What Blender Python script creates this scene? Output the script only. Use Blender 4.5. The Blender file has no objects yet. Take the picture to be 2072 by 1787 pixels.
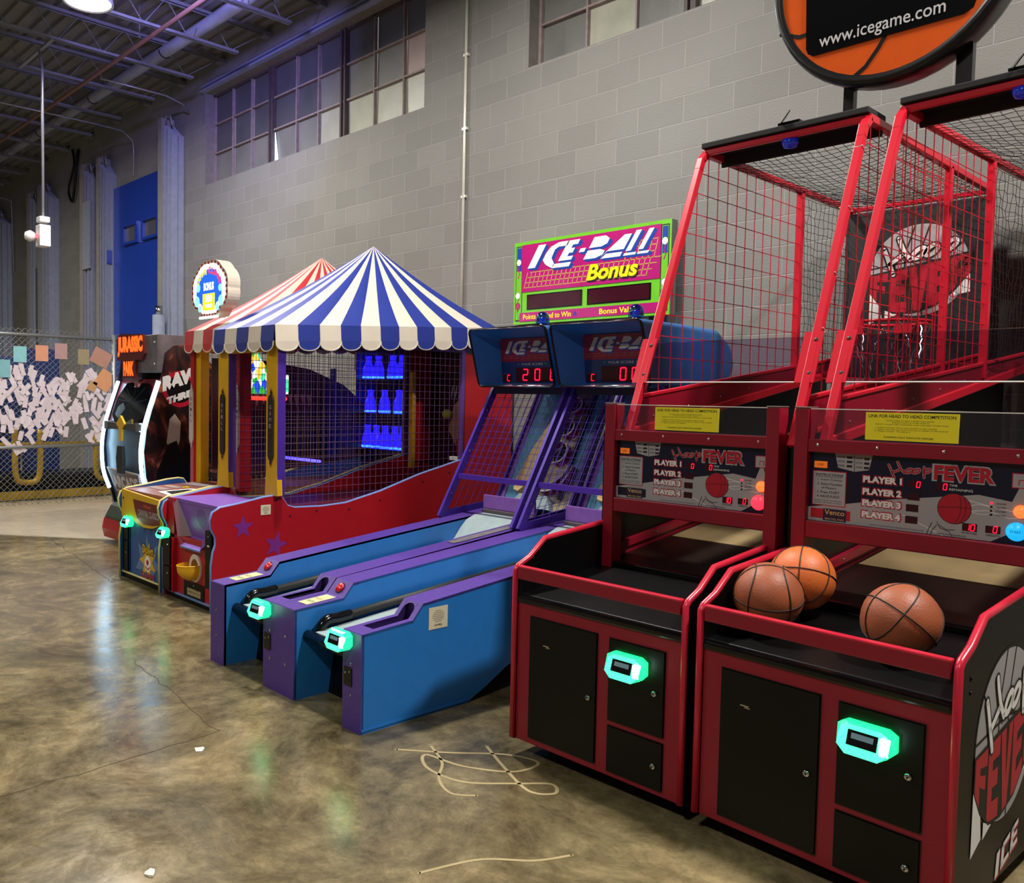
import bpy, bmesh, math, random
from mathutils import Vector, Matrix
random.seed(7)
PI = math.pi
scene = bpy.context.scene
COL = scene.collection

# ------------------------------------------------------------------ camera
cam_d = bpy.data.cameras.new('camera'); cam = bpy.data.objects.new('camera', cam_d); COL.objects.link(cam)
FPX, YAW, PITCH, ROLL, PCX, PCY = 1728.137, 0.82810, 0.04980, 0.01740, 882.20, 889.13
cy_, sy_, cp_, sp_ = math.cos(YAW), math.sin(YAW), math.cos(PITCH), math.sin(PITCH)
fw = Vector((-sy_*cp_, cy_*cp_, -sp_)); rt = Vector((cy_, sy_, 0)); up = rt.cross(fw)
r2 = rt*math.cos(ROLL) + up*math.sin(ROLL); u2 = -rt*math.sin(ROLL) + up*math.cos(ROLL)
mw = Matrix((r2, u2, -fw)).transposed().to_4x4(); mw.translation = Vector((0, 0, 1.5)); cam.matrix_world = mw
cam_d.sensor_width = 36; cam_d.sensor_fit = 'HORIZONTAL'; cam_d.lens = FPX/2072*36
cam_d.shift_x = (1036-PCX)/2072; cam_d.shift_y = (PCY-893.5)/2072
cam_d.clip_start = .05; cam_d.clip_end = 200
scene.camera = cam
# ------------------------------------------------------------------ view, world, room light
scene.view_settings.view_transform = 'Standard'; scene.view_settings.look = 'None'
scene.view_settings.gamma = 1; scene.view_settings.use_curve_mapping = False
scene.view_settings.exposure = 0.0
wd = bpy.data.worlds.new('world'); scene.world = wd; wd.use_nodes = True
wd.node_tree.nodes['Background'].inputs[0].default_value = (.80, .86, 1.0, 1)
wd.node_tree.nodes['Background'].inputs[1].default_value = .35
def area(name, loc, size, power, col=(1, .96, .9), rot=(0, 0, 0), spread=PI, sy=None):
    l = bpy.data.lights.new(name, 'AREA'); l.energy = power; l.color = col; l.shape = 'DISK' if sy is None else 'RECTANGLE'; l.size = size
    if sy: l.size_y = sy
    l.spread = spread
    o = bpy.data.objects.new(name, l); o.location = loc; o.rotation_euler = rot; COL.objects.link(o); return o
BAYS = [(-9.0, 3.35), (-4.2, 3.2), (.8, 3.5), (-7.5, -1.8), (-1.0, -2.2), (-14.5, 1.0)]
PW = [230, 250, 320, 150, 150, 260]
for i, (x, y) in enumerate(BAYS):
    area('bay_light', (x, y, 5.40), .42, PW[i], (1, .96, .90))
    area('bay_up_fill', (x, y, 5.96), .16, 26 if i else 55, (1, .97, .93), (PI, 0, 0))  # added upward fill above each housing, brightens the roof deck
vw = area('added_violet_wash', (-7.42, 3.50, 5.42), .30, 46, (.36, .32, 1), spread=math.radians(100))  # added lamp, real source unknown; tints the upper wall violet
vw.rotation_euler = (Vector((-11.2, 5.79, 5.5))-vw.location).to_track_quat('-Z', 'Y').to_euler()

# ------------------------------------------------------------------ materials
def lin(h):
    h = h.lstrip('#'); out = []
    for i in (0, 2, 4):
        c = int(h[i:i+2], 16)/255; out.append(c/12.92 if c <= .04045 else ((c+.055)/1.055)**2.4)
    return tuple(out)+(1,)
MATS = {}
def mat(name, hexc, rough=.5, metal=0.0, emit=0.0, noise=.06, nscale=14, coat=0.0, bump=0.0, spec=.5):
    if name in MATS: return MATS[name]
    m = bpy.data.materials.new(name); m.use_nodes = True; nt = m.node_tree; n = nt.nodes; b = n['Principled BSDF']
    c = lin(hexc)
    tc = n.new('ShaderNodeTexCoord'); nz = n.new('ShaderNodeTexNoise'); nz.inputs['Scale'].default_value = nscale; nz.inputs['Detail'].default_value = 3
    nt.links.new(tc.outputs['Object'], nz.inputs['Vector'])
    mx = n.new('ShaderNodeMix'); mx.data_type = 'RGBA'
    mx.inputs[6].default_value = tuple(max(0, v*(1-noise*2)) for v in c[:3])+(1,); mx.inputs[7].default_value = tuple(min(1, v*(1+noise*2)) for v in c[:3])+(1,)
    nt.links.new(nz.outputs['Fac'], mx.inputs[0]); nt.links.new(mx.outputs[2], b.inputs['Base Color'])
    b.inputs['Roughness'].default_value = rough; b.inputs['Metallic'].default_value = metal
    b.inputs['Specular IOR Level'].default_value = spec
    if coat: b.inputs['Coat Weight'].default_value = coat; b.inputs['Coat Roughness'].default_value = .08
    if emit:
        b.inputs['Emission Color'].default_value = c; b.inputs['Emission Strength'].default_value = emit
    if bump:
        bp = n.new('ShaderNodeBump'); bp.inputs['Strength'].default_value = bump; bp.inputs['Distance'].default_value = .01
        nz2 = n.new('ShaderNodeTexNoise'); nz2.inputs['Scale'].default_value = 160; nt.links.new(tc.outputs['Object'], nz2.inputs['Vector'])
        nt.links.new(nz2.outputs['Fac'], bp.inputs['Height']); nt.links.new(bp.outputs['Normal'], b.inputs['Normal'])
    MATS[name] = m; return m
def clear_mat(name, tint, gloss=.10):
    if name in MATS: return MATS[name]
    m = bpy.data.materials.new(name); m.use_nodes = True; nt = m.node_tree; n = nt.nodes; n.clear()
    o = n.new('ShaderNodeOutputMaterial'); mx = n.new('ShaderNodeMixShader'); t = n.new('ShaderNodeBsdfTransparent'); g = n.new('ShaderNodeBsdfGlossy')
    lw = n.new('ShaderNodeLayerWeight'); lw.inputs[0].default_value = .25; ad = n.new('ShaderNodeMath'); ad.operation = 'ADD'; ad.inputs[1].default_value = gloss*.4
    mu = n.new('ShaderNodeMath'); mu.operation = 'MULTIPLY'; mu.inputs[1].default_value = .5
    nt.links.new(lw.outputs['Fresnel'], mu.inputs[0]); nt.links.new(mu.outputs[0], ad.inputs[0])
    t.inputs[0].default_value = lin(tint); g.inputs['Roughness'].default_value = .12
    nt.links.new(ad.outputs[0], mx.inputs[0]); nt.links.new(t.outputs[0], mx.inputs[1]); nt.links.new(g.outputs[0], mx.inputs[2]); nt.links.new(mx.outputs[0], o.inputs[0])
    MATS[name] = m; return m
RED = mat('red_enamel', '#8a0e26', .38, noise=.03, bump=.05)
REDB = mat('red_tube_paint', '#c8182e', .3, noise=.03)
TMOLD = mat('red_edge_trim', '#c02038', .28)
BLACK = mat('black_laminate', '#050506', .38, noise=.1, spec=.3)
BLACKG = mat('black_gloss', '#070708', .18)
CHROME = mat('chrome', '#c8c8c8', .18, 1.0)
STEEL = mat('galvanised_steel', '#8f9293', .38, .75)
WHITE = mat('white_print', '#e8e6e2', .5, noise=.02)
GREY = mat('grey_print', '#a3a1a2', .5, noise=.02)
DGREY = mat('dark_grey_print', '#3b3b40', .5, noise=.02)
NAVY = mat('navy_print', '#10102c', .3, noise=.02)
PRED = mat('red_print', '#b3132c', .4, noise=.02)
MAROON = mat('led_window_maroon', '#3a0618', .2)
YEL = mat('yellow_placard', '#f4e624', .45, noise=.03)
INK = mat('black_ink', '#101010', .5)
PURPLE = mat('purple_laminate', '#50358c', .42, noise=.12, nscale=40, bump=.08)
PURPF = mat('purple_steel', '#4a2a98', .35)
PURPL = mat('light_purple_laminate', '#8a5cb0', .45, noise=.08)
LANEB = mat('blue_laminate', '#2676c4', .42, noise=.05, bump=.05)
HDRB = mat('blue_shell_plastic', '#2a6ab0', .35, noise=.04)
CYANB = mat('light_blue_panel', '#5a9cc0', .45)
LANE = mat('grey_lane_cork', '#9fb0b2', .55, noise=.08)
CREAM = mat('cream_plastic', '#f2d090', .4)
MAGENTA = mat('magenta_print', '#b0166e', .25, coat=.5)
LIME = mat('lime_green_print', '#6fc02c', .25, coat=.5)
SIGNB = mat('sign_blue_print', '#15409c', .3, coat=.3)
SIGNY = mat('sign_yellow_print', '#f0e010', .3)
BRED = mat('booth_red_laminate', '#a81420', .35, noise=.05)
BBLUE = mat('booth_blue_laminate', '#1c4f92', .35, noise=.05)
YELP = mat('booth_yellow_paint', '#d9a810', .38, noise=.05)
LTBLUE = mat('light_blue_trim', '#6f8fc8', .35)
BROWN = mat('brown_deck', '#8a5040', .4)
TENTW = mat('cream_canvas', '#d6cbb8', .6, noise=.05, nscale=6)
TENTB = mat('navy_canvas', '#1b2f88', .55, noise=.06, nscale=6)
TENTR = mat('red_canvas', '#bf2a30', .55, noise=.06, nscale=6)
LEDR = mat('led_red_glow', '#ff0a2a', .4, emit=4.0)
LEDW = mat('white_led_strip', '#b0e0ff', .4, emit=14.0)
GLOWG = mat('reader_green_glow', '#18f070', .3, emit=3.0)
GLOWC = mat('reader_cyan_glow', '#50f8b8', .3, emit=1.5)
GLOWW = mat('reader_white_glow', '#d8fff8', .3, emit=9.0)
SCREEN = mat('reader_screen', '#5a7078', .25, emit=.5)
ORANGE = mat('basketball_orange', '#d0682c', .5, noise=.05, bump=.12)
ORANGE2 = mat('basketball_tan', '#9c5434', .5, noise=.12, bump=.12)
SEAM = mat('basketball_seam', '#241a18', .6)
ACRY = clear_mat('clear_acrylic', '#e6dcec', .12)
ACRYP = clear_mat('lamp_blue_lens', '#4f8fd8', .3)

# ------------------------------------------------------------------ geometry kit
def V(*a): return Vector(a)
class Fr:
    """a flat frame: origin, U, V; N points out of the face"""
    def __init__(s, o, U, W): s.o, s.U, s.V = Vector(o), Vector(U).normalized(), Vector(W).normalized(); s.N = s.U.cross(s.V)
    def p(s, u, v, d=0): return s.o + s.U*u + s.V*v + s.N*d
def front(x, y, z=0): return Fr((x, y, z), (1, 0, 0), (0, 0, 1))
def side(x, y, z=0): return Fr((x, y, z), (0, 1, 0), (0, 0, 1))
_tc = {}
def text2d(s, shear, bold):
    k = (s, shear, bold)
    if k in _tc: return _tc[k]
    c = bpy.data.curves.new('t', 'FONT'); c.body = s; c.shear = shear; c.offset = bold; c.resolution_u = 3; c.fill_mode = 'FRONT'
    o = bpy.data.objects.new('t', c); COL.objects.link(o); dg = bpy.context.evaluated_depsgraph_get()
    me = bpy.data.meshes.new_from_object(o.evaluated_get(dg))
    vs = [(v.co.x, v.co.y) for v in me.vertices]; fs = [tuple(p.vertices) for p in me.polygons]
    bpy.data.objects.remove(o); bpy.data.meshes.remove(me); bpy.data.curves.remove(c)
    x0 = min(v[0] for v in vs); x1 = max(v[0] for v in vs); y0 = min(v[1] for v in vs); y1 = max(v[1] for v in vs)
    vs = [((x-x0)/(x1-x0), (y-y0)/(y1-y0)) for x, y in vs]
    _tc[k] = (vs, fs); return _tc[k]
class MB:
    def __init__(s): s.v, s.f, s.m, s.sm, s.mats = [], [], [], [], []
    def mi(s, m):
        if m not in s.mats: s.mats.append(m)
        return s.mats.index(m)
    def add(s, vs, fs, m, smooth=False):
        k = len(s.v); s.v += [Vector(v) for v in vs]; i = s.mi(m)
        for f in fs: s.f.append([a+k for a in f]); s.m.append(i); s.sm.append(smooth)
        return s
    def box(s, x0, x1, y0, y1, z0, z1, m):
        vs = [(x, y, z) for x in (x0, x1) for y in (y0, y1) for z in (z0, z1)]
        return s.add(vs, [(0, 1, 3, 2), (4, 6, 7, 5), (0, 4, 5, 1), (2, 3, 7, 6), (0, 2, 6, 4), (1, 5, 7, 3)], m)
    def prism(s, pts, F, d0, d1, m, medge=None):
        n = len(pts); a = [F.p(u, v, d0) for u, v in pts]; b = [F.p(u, v, d1) for u, v in pts]
        ar = sum(pts[i][0]*pts[(i+1) % n][1]-pts[(i+1) % n][0]*pts[i][1] for i in range(n))
        idx = list(range(n)) if ar > 0 else list(range(n))[::-1]
        s.add(b, [idx], m); s.add(a, [idx[::-1]], m)
        s.add(a+b, [(idx[i], idx[(i+1) % n], idx[(i+1) % n]+n, idx[i]+n) for i in range(n)], medge or m); return s
    def fbox(s, F, u0, u1, v0, v1, d0, d1, m): return s.prism([(u0, v0), (u1, v0), (u1, v1), (u0, v1)], F, d0, d1, m)
    def poly(s, pts, F, d, m):
        ar = sum(pts[i][0]*pts[(i+1) % len(pts)][1]-pts[(i+1) % len(pts)][0]*pts[i][1] for i in range(len(pts)))
        if ar < 0: pts = pts[::-1]
        return s.add([F.p(u, v, d) for u, v in pts], [list(range(len(pts)))], m)
    def disc(s, F, u, v, ru, rv, d, m, n=28, a0=0, a1=2*PI):
        return s.poly([(u+ru*math.cos(a0+(a1-a0)*i/n), v+rv*math.sin(a0+(a1-a0)*i/n)) for i in range(n if a1-a0 > 6.28 else n+1)], F, d, m)
    def ribbon(s, pts, w, F, d, m, closed=False):
        n = len(pts); L = []; R = []
        for i in range(n):
            p0 = pts[i-1] if (i > 0 or closed) else pts[i]; p1 = pts[(i+1) % n] if (i < n-1 or closed) else pts[i]
            dx, dy = p1[0]-p0[0], p1[1]-p0[1]; l = math.hypot(dx, dy) or 1; dx, dy = dx/l, dy/l
            L.append((pts[i][0]-dy*w/2, pts[i][1]+dx*w/2)); R.append((pts[i][0]+dy*w/2, pts[i][1]-dx*w/2))
        for i in range(n if closed else n-1):
            j = (i+1) % n; s.poly([R[i], R[j], L[j], L[i]], F, d, m)
        if not closed:
            for q in (pts[0], pts[-1]): s.disc(F, q[0], q[1], w/2, w/2, d, m, 8)
        return s
    def text(s, t, F, u0, v0, u1, v1, d, m, shear=0, bold=0, skew=0, taper=0, rot=0):
        vs, fs = text2d(t, shear, bold); out = []
        for x, y in vs:
            if rot: x, y = 1-x, 1-y
            h = (v1-v0)*(1+taper*(x-.5)); out.append(F.p(u0+x*(u1-u0), v0+y*h+skew*x, d))
        s.add(out, fs, m); return s
    def bar(s, p, q, w, h, m, upv=(0, 0, 1)):
        p, q = Vector(p), Vector(q); d = (q-p).normalized(); a = d.cross(Vector(upv)); 
        if a.length < 1e-4: a = d.cross(Vector((0, 1, 0)))
        a.normalize(); b = a.cross(d)
        vs = [c + a*sx*w/2 + b*sz*h/2 for c in (p, q) for sx, sz in ((-1, -1), (1, -1), (1, 1), (-1, 1))]
        return s.add(vs, [(0, 1, 2, 3), (7, 6, 5, 4), (0, 4, 5, 1), (1, 5, 6, 2), (2, 6, 7, 3), (3, 7, 4, 0)], m)
    def tube(s, pts, r, m, n=6, closed=False, smooth=True):
        pts = [Vector(p) for p in pts]; N = len(pts); rings = []; prev = None
        for i in range(N):
            if closed: d = pts[(i+1) % N]-pts[i-1]
            else: d = pts[min(i+1, N-1)]-pts[max(i-1, 0)]
            d = d.normalized() if d.length > 1e-9 else Vector((0, 0, 1))
            if prev is None: a = d.orthogonal().normalized()
            else:
                a = prev-d*prev.dot(d); a = a.normalized() if a.length > 1e-6 else d.orthogonal().normalized()
            prev = a; b = d.cross(a)
            rings.append([pts[i]+(a*math.cos(2*PI*k/n)+b*math.sin(2*PI*k/n))*r for k in range(n)])
        vs = [v for rg in rings for v in rg]; fs = []
        for i in range(N if closed else N-1):
            j = (i+1) % N
            for k in range(n): fs.append((i*n+k, i*n+(k+1) % n, j*n+(k+1) % n, j*n+k))
        if not closed: fs.append(tuple(range(n))[::-1]); fs.append(tuple((N-1)*n+k for k in range(n)))
        return s.add(vs, fs, m, smooth and n > 4)
    def wire(s, p, q, r, m): return s.tube([p, q], r, m, 4, smooth=False)
    def lathe(s, prof, c, m, axis='z', n=20, smooth=True):
        c = Vector(c); A = {'z': (V(1, 0, 0), V(0, 1, 0), V(0, 0, 1)), 'y': (V(1, 0, 0), V(0, 0, 1), V(0, -1, 0)), 'x': (V(0, 1, 0), V(0, 0, 1), V(1, 0, 0))}[axis] if isinstance(axis, str) else axis
        vs = [c+A[0]*r*math.cos(2*PI*k/n)+A[1]*r*math.sin(2*PI*k/n)+A[2]*h for r, h in prof for k in range(n)]
        fs = [(i*n+k, i*n+(k+1) % n, (i+1)*n+(k+1) % n, (i+1)*n+k) for i in range(len(prof)-1) for k in range(n)]
        if prof[0][0] > 1e-5: fs.append(tuple(range(n))[::-1])
        if prof[-1][0] > 1e-5: fs.append(tuple((len(prof)-1)*n+k for k in range(n)))
        return s.add(vs, fs, m, smooth)
    def sheet(s, rows, m, smooth=True, double=False):
        n = len(rows[0]); vs = [v for r in rows for v in r]
        fs = [(i*n+k, i*n+k+1, (i+1)*n+k+1, (i+1)*n+k) for i in range(len(rows)-1) for k in range(n-1)]
        return s.add(vs, fs, m, smooth)
    def build(s, name, parent=None, bevel=0, solid=0, label=None):
        me = bpy.data.meshes.new(name); me.from_pydata(s.v, [], s.f)
        for m in s.mats: me.materials.append(m)
        me.polygons.foreach_set('material_index', s.m); me.polygons.foreach_set('use_smooth', s.sm); me.update()
        o = bpy.data.objects.new(name, me); COL.objects.link(o)
        if parent is not None: o.parent = parent
        if solid:
            md = o.modifiers.new('thickness', 'SOLIDIFY'); md.thickness = solid
        if bevel:
            md = o.modifiers.new('bevel', 'BEVEL'); md.width = bevel; md.segments = 2; md.limit_method = 'ANGLE'; md.angle_limit = math.radians(40)
        if label: o['label'] = label
        return o
def thing(name, loc, label, cat, group=None, rz=0):
    o = bpy.data.objects.new(name, None); o.location = loc; o.rotation_euler = (0, 0, rz); o.empty_display_size = .1; COL.objects.link(o)
    o['label'] = label; o['category'] = cat
    if group: o['group'] = group
    return o
def tag(o, label, cat, group=None):
    o['label'] = label; o['category'] = cat
    if group: o['group'] = group
    return o
def struct(mb, name, **k):
    o = mb.build(name, **k); o['kind'] = 'structure'; return o
def copy_tree(o, parent=None):
    c = o.copy(); COL.objects.link(c); c.parent = parent
    for ch in o.children: copy_tree(ch, c)
    return c

SEG = {'0': 'abcdef', '1': 'bc', '2': 'abged', '5': 'afgcd', 'c': 'adef', '3': 'abgcd'}
def seg7(mb, ch, F, u, v, w, h, d, m, sl=.12):
    t = h*.11; g = t*.25
    def q(a, b): return (u+a+b*sl*(1 if True else 0), v+b)
    L = {'a': ((t*.6, h), (w-t*.6, h)), 'g': ((t*.6, h/2), (w-t*.6, h/2)), 'd': ((t*.6, 0), (w-t*.6, 0)),
         'f': ((0, h/2+g+t*.3), (0, h-t*.5)), 'b': ((w, h/2+g+t*.3), (w, h-t*.5)), 'e': ((0, t*.5), (0, h/2-g-t*.3)), 'c': ((w, t*.5), (w, h/2-g-t*.3))}
    for s_ in SEG[ch]:
        a, b = L[s_]; mb.ribbon([q(*a), q(*b)], t, F, d, m)

def seams(mb, c, r, m, rot, w=.0024):
    R3 = rot.to_3x3()
    def ring(fn): mb.tube([Vector(c)+R3@(fn(t)*(r+.0004)) for t in [2*PI*i/48 for i in range(48)]], w, m, 5, closed=True)
    ring(lambda t: V(math.cos(t), math.sin(t), 0)); ring(lambda t: V(math.cos(t), 0, math.sin(t)))
    for sg in (1, -1):
        k = .56
        ring(lambda t: V(sg*(k+.16*math.cos(2*t)), math.cos(t), math.sin(t)).normalized())
def basketball(loc, rot, m, label):
    t = thing('basketball', loc, label, 'ball', 'basketballs on the hoop games')
    s = MB(); R = .116
    s.lathe([(max(R*math.sin(PI*i/16), 0), -R*math.cos(PI*i/16)) for i in range(17)], (0, 0, 0), m, n=32); s.build('ball_cover', t)
    s = MB(); seams(s, (0, 0, 0), R, SEAM, rot); s.build('ball_seam', t)
    return t

def hoop_script(mb, F, u, v, w, h, d, m, mo, tw, sk=.25):
    """the script word Hoop as brushed strokes in a box"""
    def P(a, b): return (u+a*w, v+b*h+sk*h*a)
    def ell(cx, cy, rx, ry): return [P(cx+rx*math.cos(2*PI*i/16)+.25*ry*math.sin(2*PI*i/16), cy+ry*math.sin(2*PI*i/16)) for i in range(16)]
    S = [([P(.06, .70), P(.10, .45), P(.14, .15), P(.20, -.28)], 0), ([P(.26, .98), P(.29, .75), P(.34, .45), P(.42, .16)], 0),
         ([P(.14, .12), P(.22, .22), P(.32, .38)], 0), (ell(.53, .33, .07, .17), 1), (ell(.69, .35, .07, .17), 1),
         ([P(.86, .70), P(.86, .3), P(.87, -.1)], 0), (ell(.93, .42, .065, .16), 1)]
    for pts, c in S: mb.ribbon(pts, tw*1.7, F, d, mo, bool(c))
    for pts, c in S: mb.ribbon(pts, tw, F, d+.0006, m, bool(c))
def hoop_logo(mb, F, cu, cv, r):
    mb.disc(F, cu, cv, r*1.03, r*1.03, .0008, INK, 40); mb.disc(F, cu, cv, r, r, .0014, GREY, 40)
    for pts in ([(cu-r*.98, cv+.1*r), (cu, cv+.22*r), (cu+r*.98, cv+.1*r)], [(cu-.1*r, cv+r*.98), (cu-.28*r, cv+.4*r), (cu-.3*r, cv-.95*r)],
                [(cu+.2*r, cv+r*.97), (cu+.02*r, cv+.4*r), (cu+.1*r, cv-r*.97)], [(cu-.8*r, cv+.6*r), (cu-.5*r, cv+.2*r), (cu-.45*r, cv-.2*r)], [(cu+.85*r, cv+.52*r), (cu+.55*r, cv+.25*r), (cu+.5*r, cv-.2*r)]):
        mb.ribbon(pts, r*.035, F, .0020, INK)
    # white wedges and the red block word
    mb.poly([(cu-r*1.02, cv-.35*r), (cu-.80*r, cv-.5*r), (cu-.72*r, cv-1.02*r), (cu-1.02*r, cv-1.15*r)], F, .0024, WHITE)
    mb.poly([(cu-.66*r, cv-.85*r), (cu-.4*r, cv-.95*r), (cu-.66*r, cv-1.05*r)], F, .0024, WHITE)
    mb.poly([(cu+1.0*r, cv+.0*r), (cu+1.02*r, cv-.55*r), (cu+.6*r, cv-.62*r), (cu+.8*r, cv-.3*r)], F, .0024, WHITE)
    low = [(-1.02, -.42), (-.80, -.72), (-.5, -.93), (-.1, -.95), (.35, -.82), (.7, -.55), (1.05, -.1)]
    top = [(-1.02, -.03), (1.05, .32)]
    mb.poly([(cu+a*r, cv+b*r) for a, b in low+top[::-1]], F, .0028, INK)
    n = 5; A = lambda x: -.05+.33*(x+1)/2
    def lo(x):
        for (a, b), (c, e) in zip(low, low[1:]):
            if a <= x <= c: return b+(e-b)*(x-a)/(c-a)
        return low[-1][1]
    # letters F E V E R cut as block polygons under the arch
    def Q(x, t): return (cu+x*r, cv+(lo(min(max(x, -1.02), 1.05))*(1-t)+A(x)*t)*r)
    e = .02; W = .40
    xs = [-.99+i*.405 for i in range(5)]
    def blk(xa, xb, ta, tb): mb.poly([Q(xa, ta), Q((xa+xb)/2, ta), Q(xb, ta), Q(xb, tb), Q((xa+xb)/2, tb), Q(xa, tb)], F, .0034, PRED)
    for i, chh in enumerate('FEVER'):
        x = xs[i]; s_ = .145
        if chh in 'FE':
            blk(x, x+s_, .04, .97); blk(x+s_, x+W-.03, .74, .97); blk(x+s_, x+W-.08, .42, .62)
            if chh == 'E': blk(x+s_, x+W-.03, .04, .26)
        elif chh == 'V':
            mb.poly([Q(x-.01, .97), Q(x+.15, .97), Q(x+.2, .35), Q(x+.25, .97), Q(x+.39, .97), Q(x+.27, .04), Q(x+.12, .04)], F, .0034, PRED)
        else:
            blk(x, x+s_, .10, .97); blk(x+s_, x+W-.03, .78, .97); blk(x+W-.14, x+W-.02, .5, .85); blk(x+s_, x+W-.08, .38, .58); blk(x+.24, x+W-.02, .05, .4)
    hoop_script(mb, F, cu-.82*r, cv+.08*r, 1.55*r, .62*r, .0040, WHITE, INK, r*.085)
def ice_logo(mb, F, u, v, w, h):
    P = lambda a, b: (u+a*w, v+b*h+.45*h*a)
    def blocks(d, m, ox=0, oy=0):
        g = lambda pts: mb.poly([P(a+ox, b+oy) for a, b in pts], F, d, m)
        g([(0, .0), (.14, .0), (.2, .62), (.06, .62)])
        g([(.24, .05), (.36, .05), (.40, .55), (.28, .55)]); g([(.24, .0), (.62, .0), (.6, .14), (.24, .14)]); g([(.30, .48), (.62, .48), (.64, .62), (.34, .62)])
        g([(.66, .0), (.78, .0), (.84, .62), (.72, .62)]); g([(.7, .0), (1.0, .0), (1.0, .13), (.7, .13)]); g([(.7, .25), (.97, .25), (.98, .37), (.7, .37)]); g([(.72, .49), (1.0, .49), (1.02, .62), (.72, .62)])
    blocks(.0008, PRED, .05, -.10); blocks(.0014, PRED, .02, -.05); blocks(.002, WHITE)

def ICEBALL(mb, F, u, v, w, h, d, mw_, ms, big=True):
    """block italic ICE-BALL, white over a drop shadow"""
    def P(a, b, o): return (u+(a+.11*b)*w+o[0], v+b*h+o[1])
    G = [[(0, 0), (.075, 0), (.075, 1), (0, 1)],
         [(.12, .3), (.16, .12), (.19, .03), (.26, -.12), (.26, .06), (.2, .35), (.195, .7), (.22, .8), (.30, .8), (.30, 1), (.2, 1), (.14, .85), (.12, .6)],
         [(.26, -.12), (.42, -.12), (.42, .06), (.25, .06)],
         [(.285, .16), (.41, .16), (.41, .32), (.355, .32), (.355, .46), (.39, .46), (.39, .66), (.355, .66), (.355, .80), (.40, .80), (.40, 1), (.29, 1)],
         [(.45, .42), (.50, .42), (.50, .58), (.45, .58)],
         [(.53, .08), (.64, .08), (.69, .2), (.69, .36), (.64, .44), (.53, .44)], [(.53, .54), (.64, .54), (.68, .64), (.68, .84), (.63, .98), (.53, .98)],
         [(.68, .08), (.80, .9), (.86, .9), (.86, .3), (.76, .3), (.72, .3)], [(.69, .02), (.86, .02), (.86, .2), (.72, .2)],
         [(.885, .2), (.93, .2), (.93, 1), (.885, 1)], [(.885, .02), (.985, .02), (.985, .12), (.885, .12)],
         [(.99, .2), (1.03, .2), (1.03, 1), (.99, 1)], [(1.0, .02), (1.09, .02), (1.09, .12), (1.0, .12)]]
    for i in range(4):
        o = (w*.012*(4-i)/2, -h*.05*(4-i)/2)
        for g in G: mb.poly([P(a, b, o) for a, b in g], F, d+.0004*i, ms)
    for g in G: mb.poly([P(a, b, (0, 0)) for a, b in g], F, d+.0022, mw_)

def card_reader(parent, F, u, v, w=.13, flip=False):
    """glowing swipe reader: rounded wedge with a tilted dark screen"""
    h = w*.52; c = h*.28
    octa = lambda k: [(u-w/2*k+c, v-h/2*k), (u+w/2*k-c, v-h/2*k), (u+w/2*k, v-h/2*k+c), (u+w/2*k, v+h/2*k-c*.6), (u+w/2*k-c, v+h/2*k), (u-w/2*k+c, v+h/2*k), (u-w/2*k, v+h/2*k-c*.6), (u-w/2*k, v-h/2*k+c)]
    a = MB(); a.prism([(x, y) for x, y in octa(1.0)], F, .0, .022, GLOWC, GLOWG)
    # lower glowing chin and upper sloped face
    T = [F.p(x, y, .022) for x, y in octa(1.0)]; B_ = [F.p(x, y*1.0-(.010 if y < v else -.0)+0, .055 if y < v else .034) for x, y in octa(.86)]
    a.add(T+B_, [(i, (i+1) % 8, (i+1) % 8+8, i+8) for i in range(8)], GLOWG); a.add(B_, [tuple(range(8))], GLOWC)
    b = a.build('card_reader', parent, bevel=.004, label='green glowing card reader')
    Fs = Fr(F.p(u, v, .0445)+F.V*.002, F.U, (F.V*1.0-F.N*.32).normalized())
    s = MB(); s.fbox(Fs, -w*.26, w*.26, -h*.26, h*.26, .001, .005, BLACKG); s.fbox(Fs, -w*.19, w*.19, -h*.02, h*.17, .0052, .0056, SCREEN); s.build('screen', b)
    s = MB(); s.fbox(F, u+w*.30, u+w*.44, v-h*.28, v+h*.26, .03, .052, GLOWW); s.build('light_window', b)
    return b
def lock(mb, F, u, v, r=.011, d=.0): 
    mb.lathe([(r, d), (r, d+.006), (r*.8, d+.009), (0.0, d+.009)], F.p(u, v), CHROME, (F.U, F.V, F.N), 16)
    mb.lathe([(r*.3, d+.009), (r*.3, d+.011), (0, d+.011)], F.p(u, v), BLACKG, (F.U, F.V, F.N), 8)
def rivet(mb, F, u, v, r=.006, m=None, d=0): mb.lathe([(r, d), (r*.8, d+.003), (0, d+.004)], F.p(u, v), m or CHROME, (F.U, F.V, F.N), 10)
def net(mb, f, nu, nv, r, m, jit=.006):
    """rope net: f(s,t) gives the point; diamond sag by small jitter"""
    g = [[f(i/nu, j/nv)+Vector((random.uniform(-jit, jit), random.uniform(-jit, jit), random.uniform(-jit, jit))) for j in range(nv+1)] for i in range(nu+1)]
    for i in range(nu+1): mb.tube(g[i], r, m, 3)
    for j in range(nv+1): mb.tube([g[i][j] for i in range(nu+1)], r, m, 3)

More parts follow.
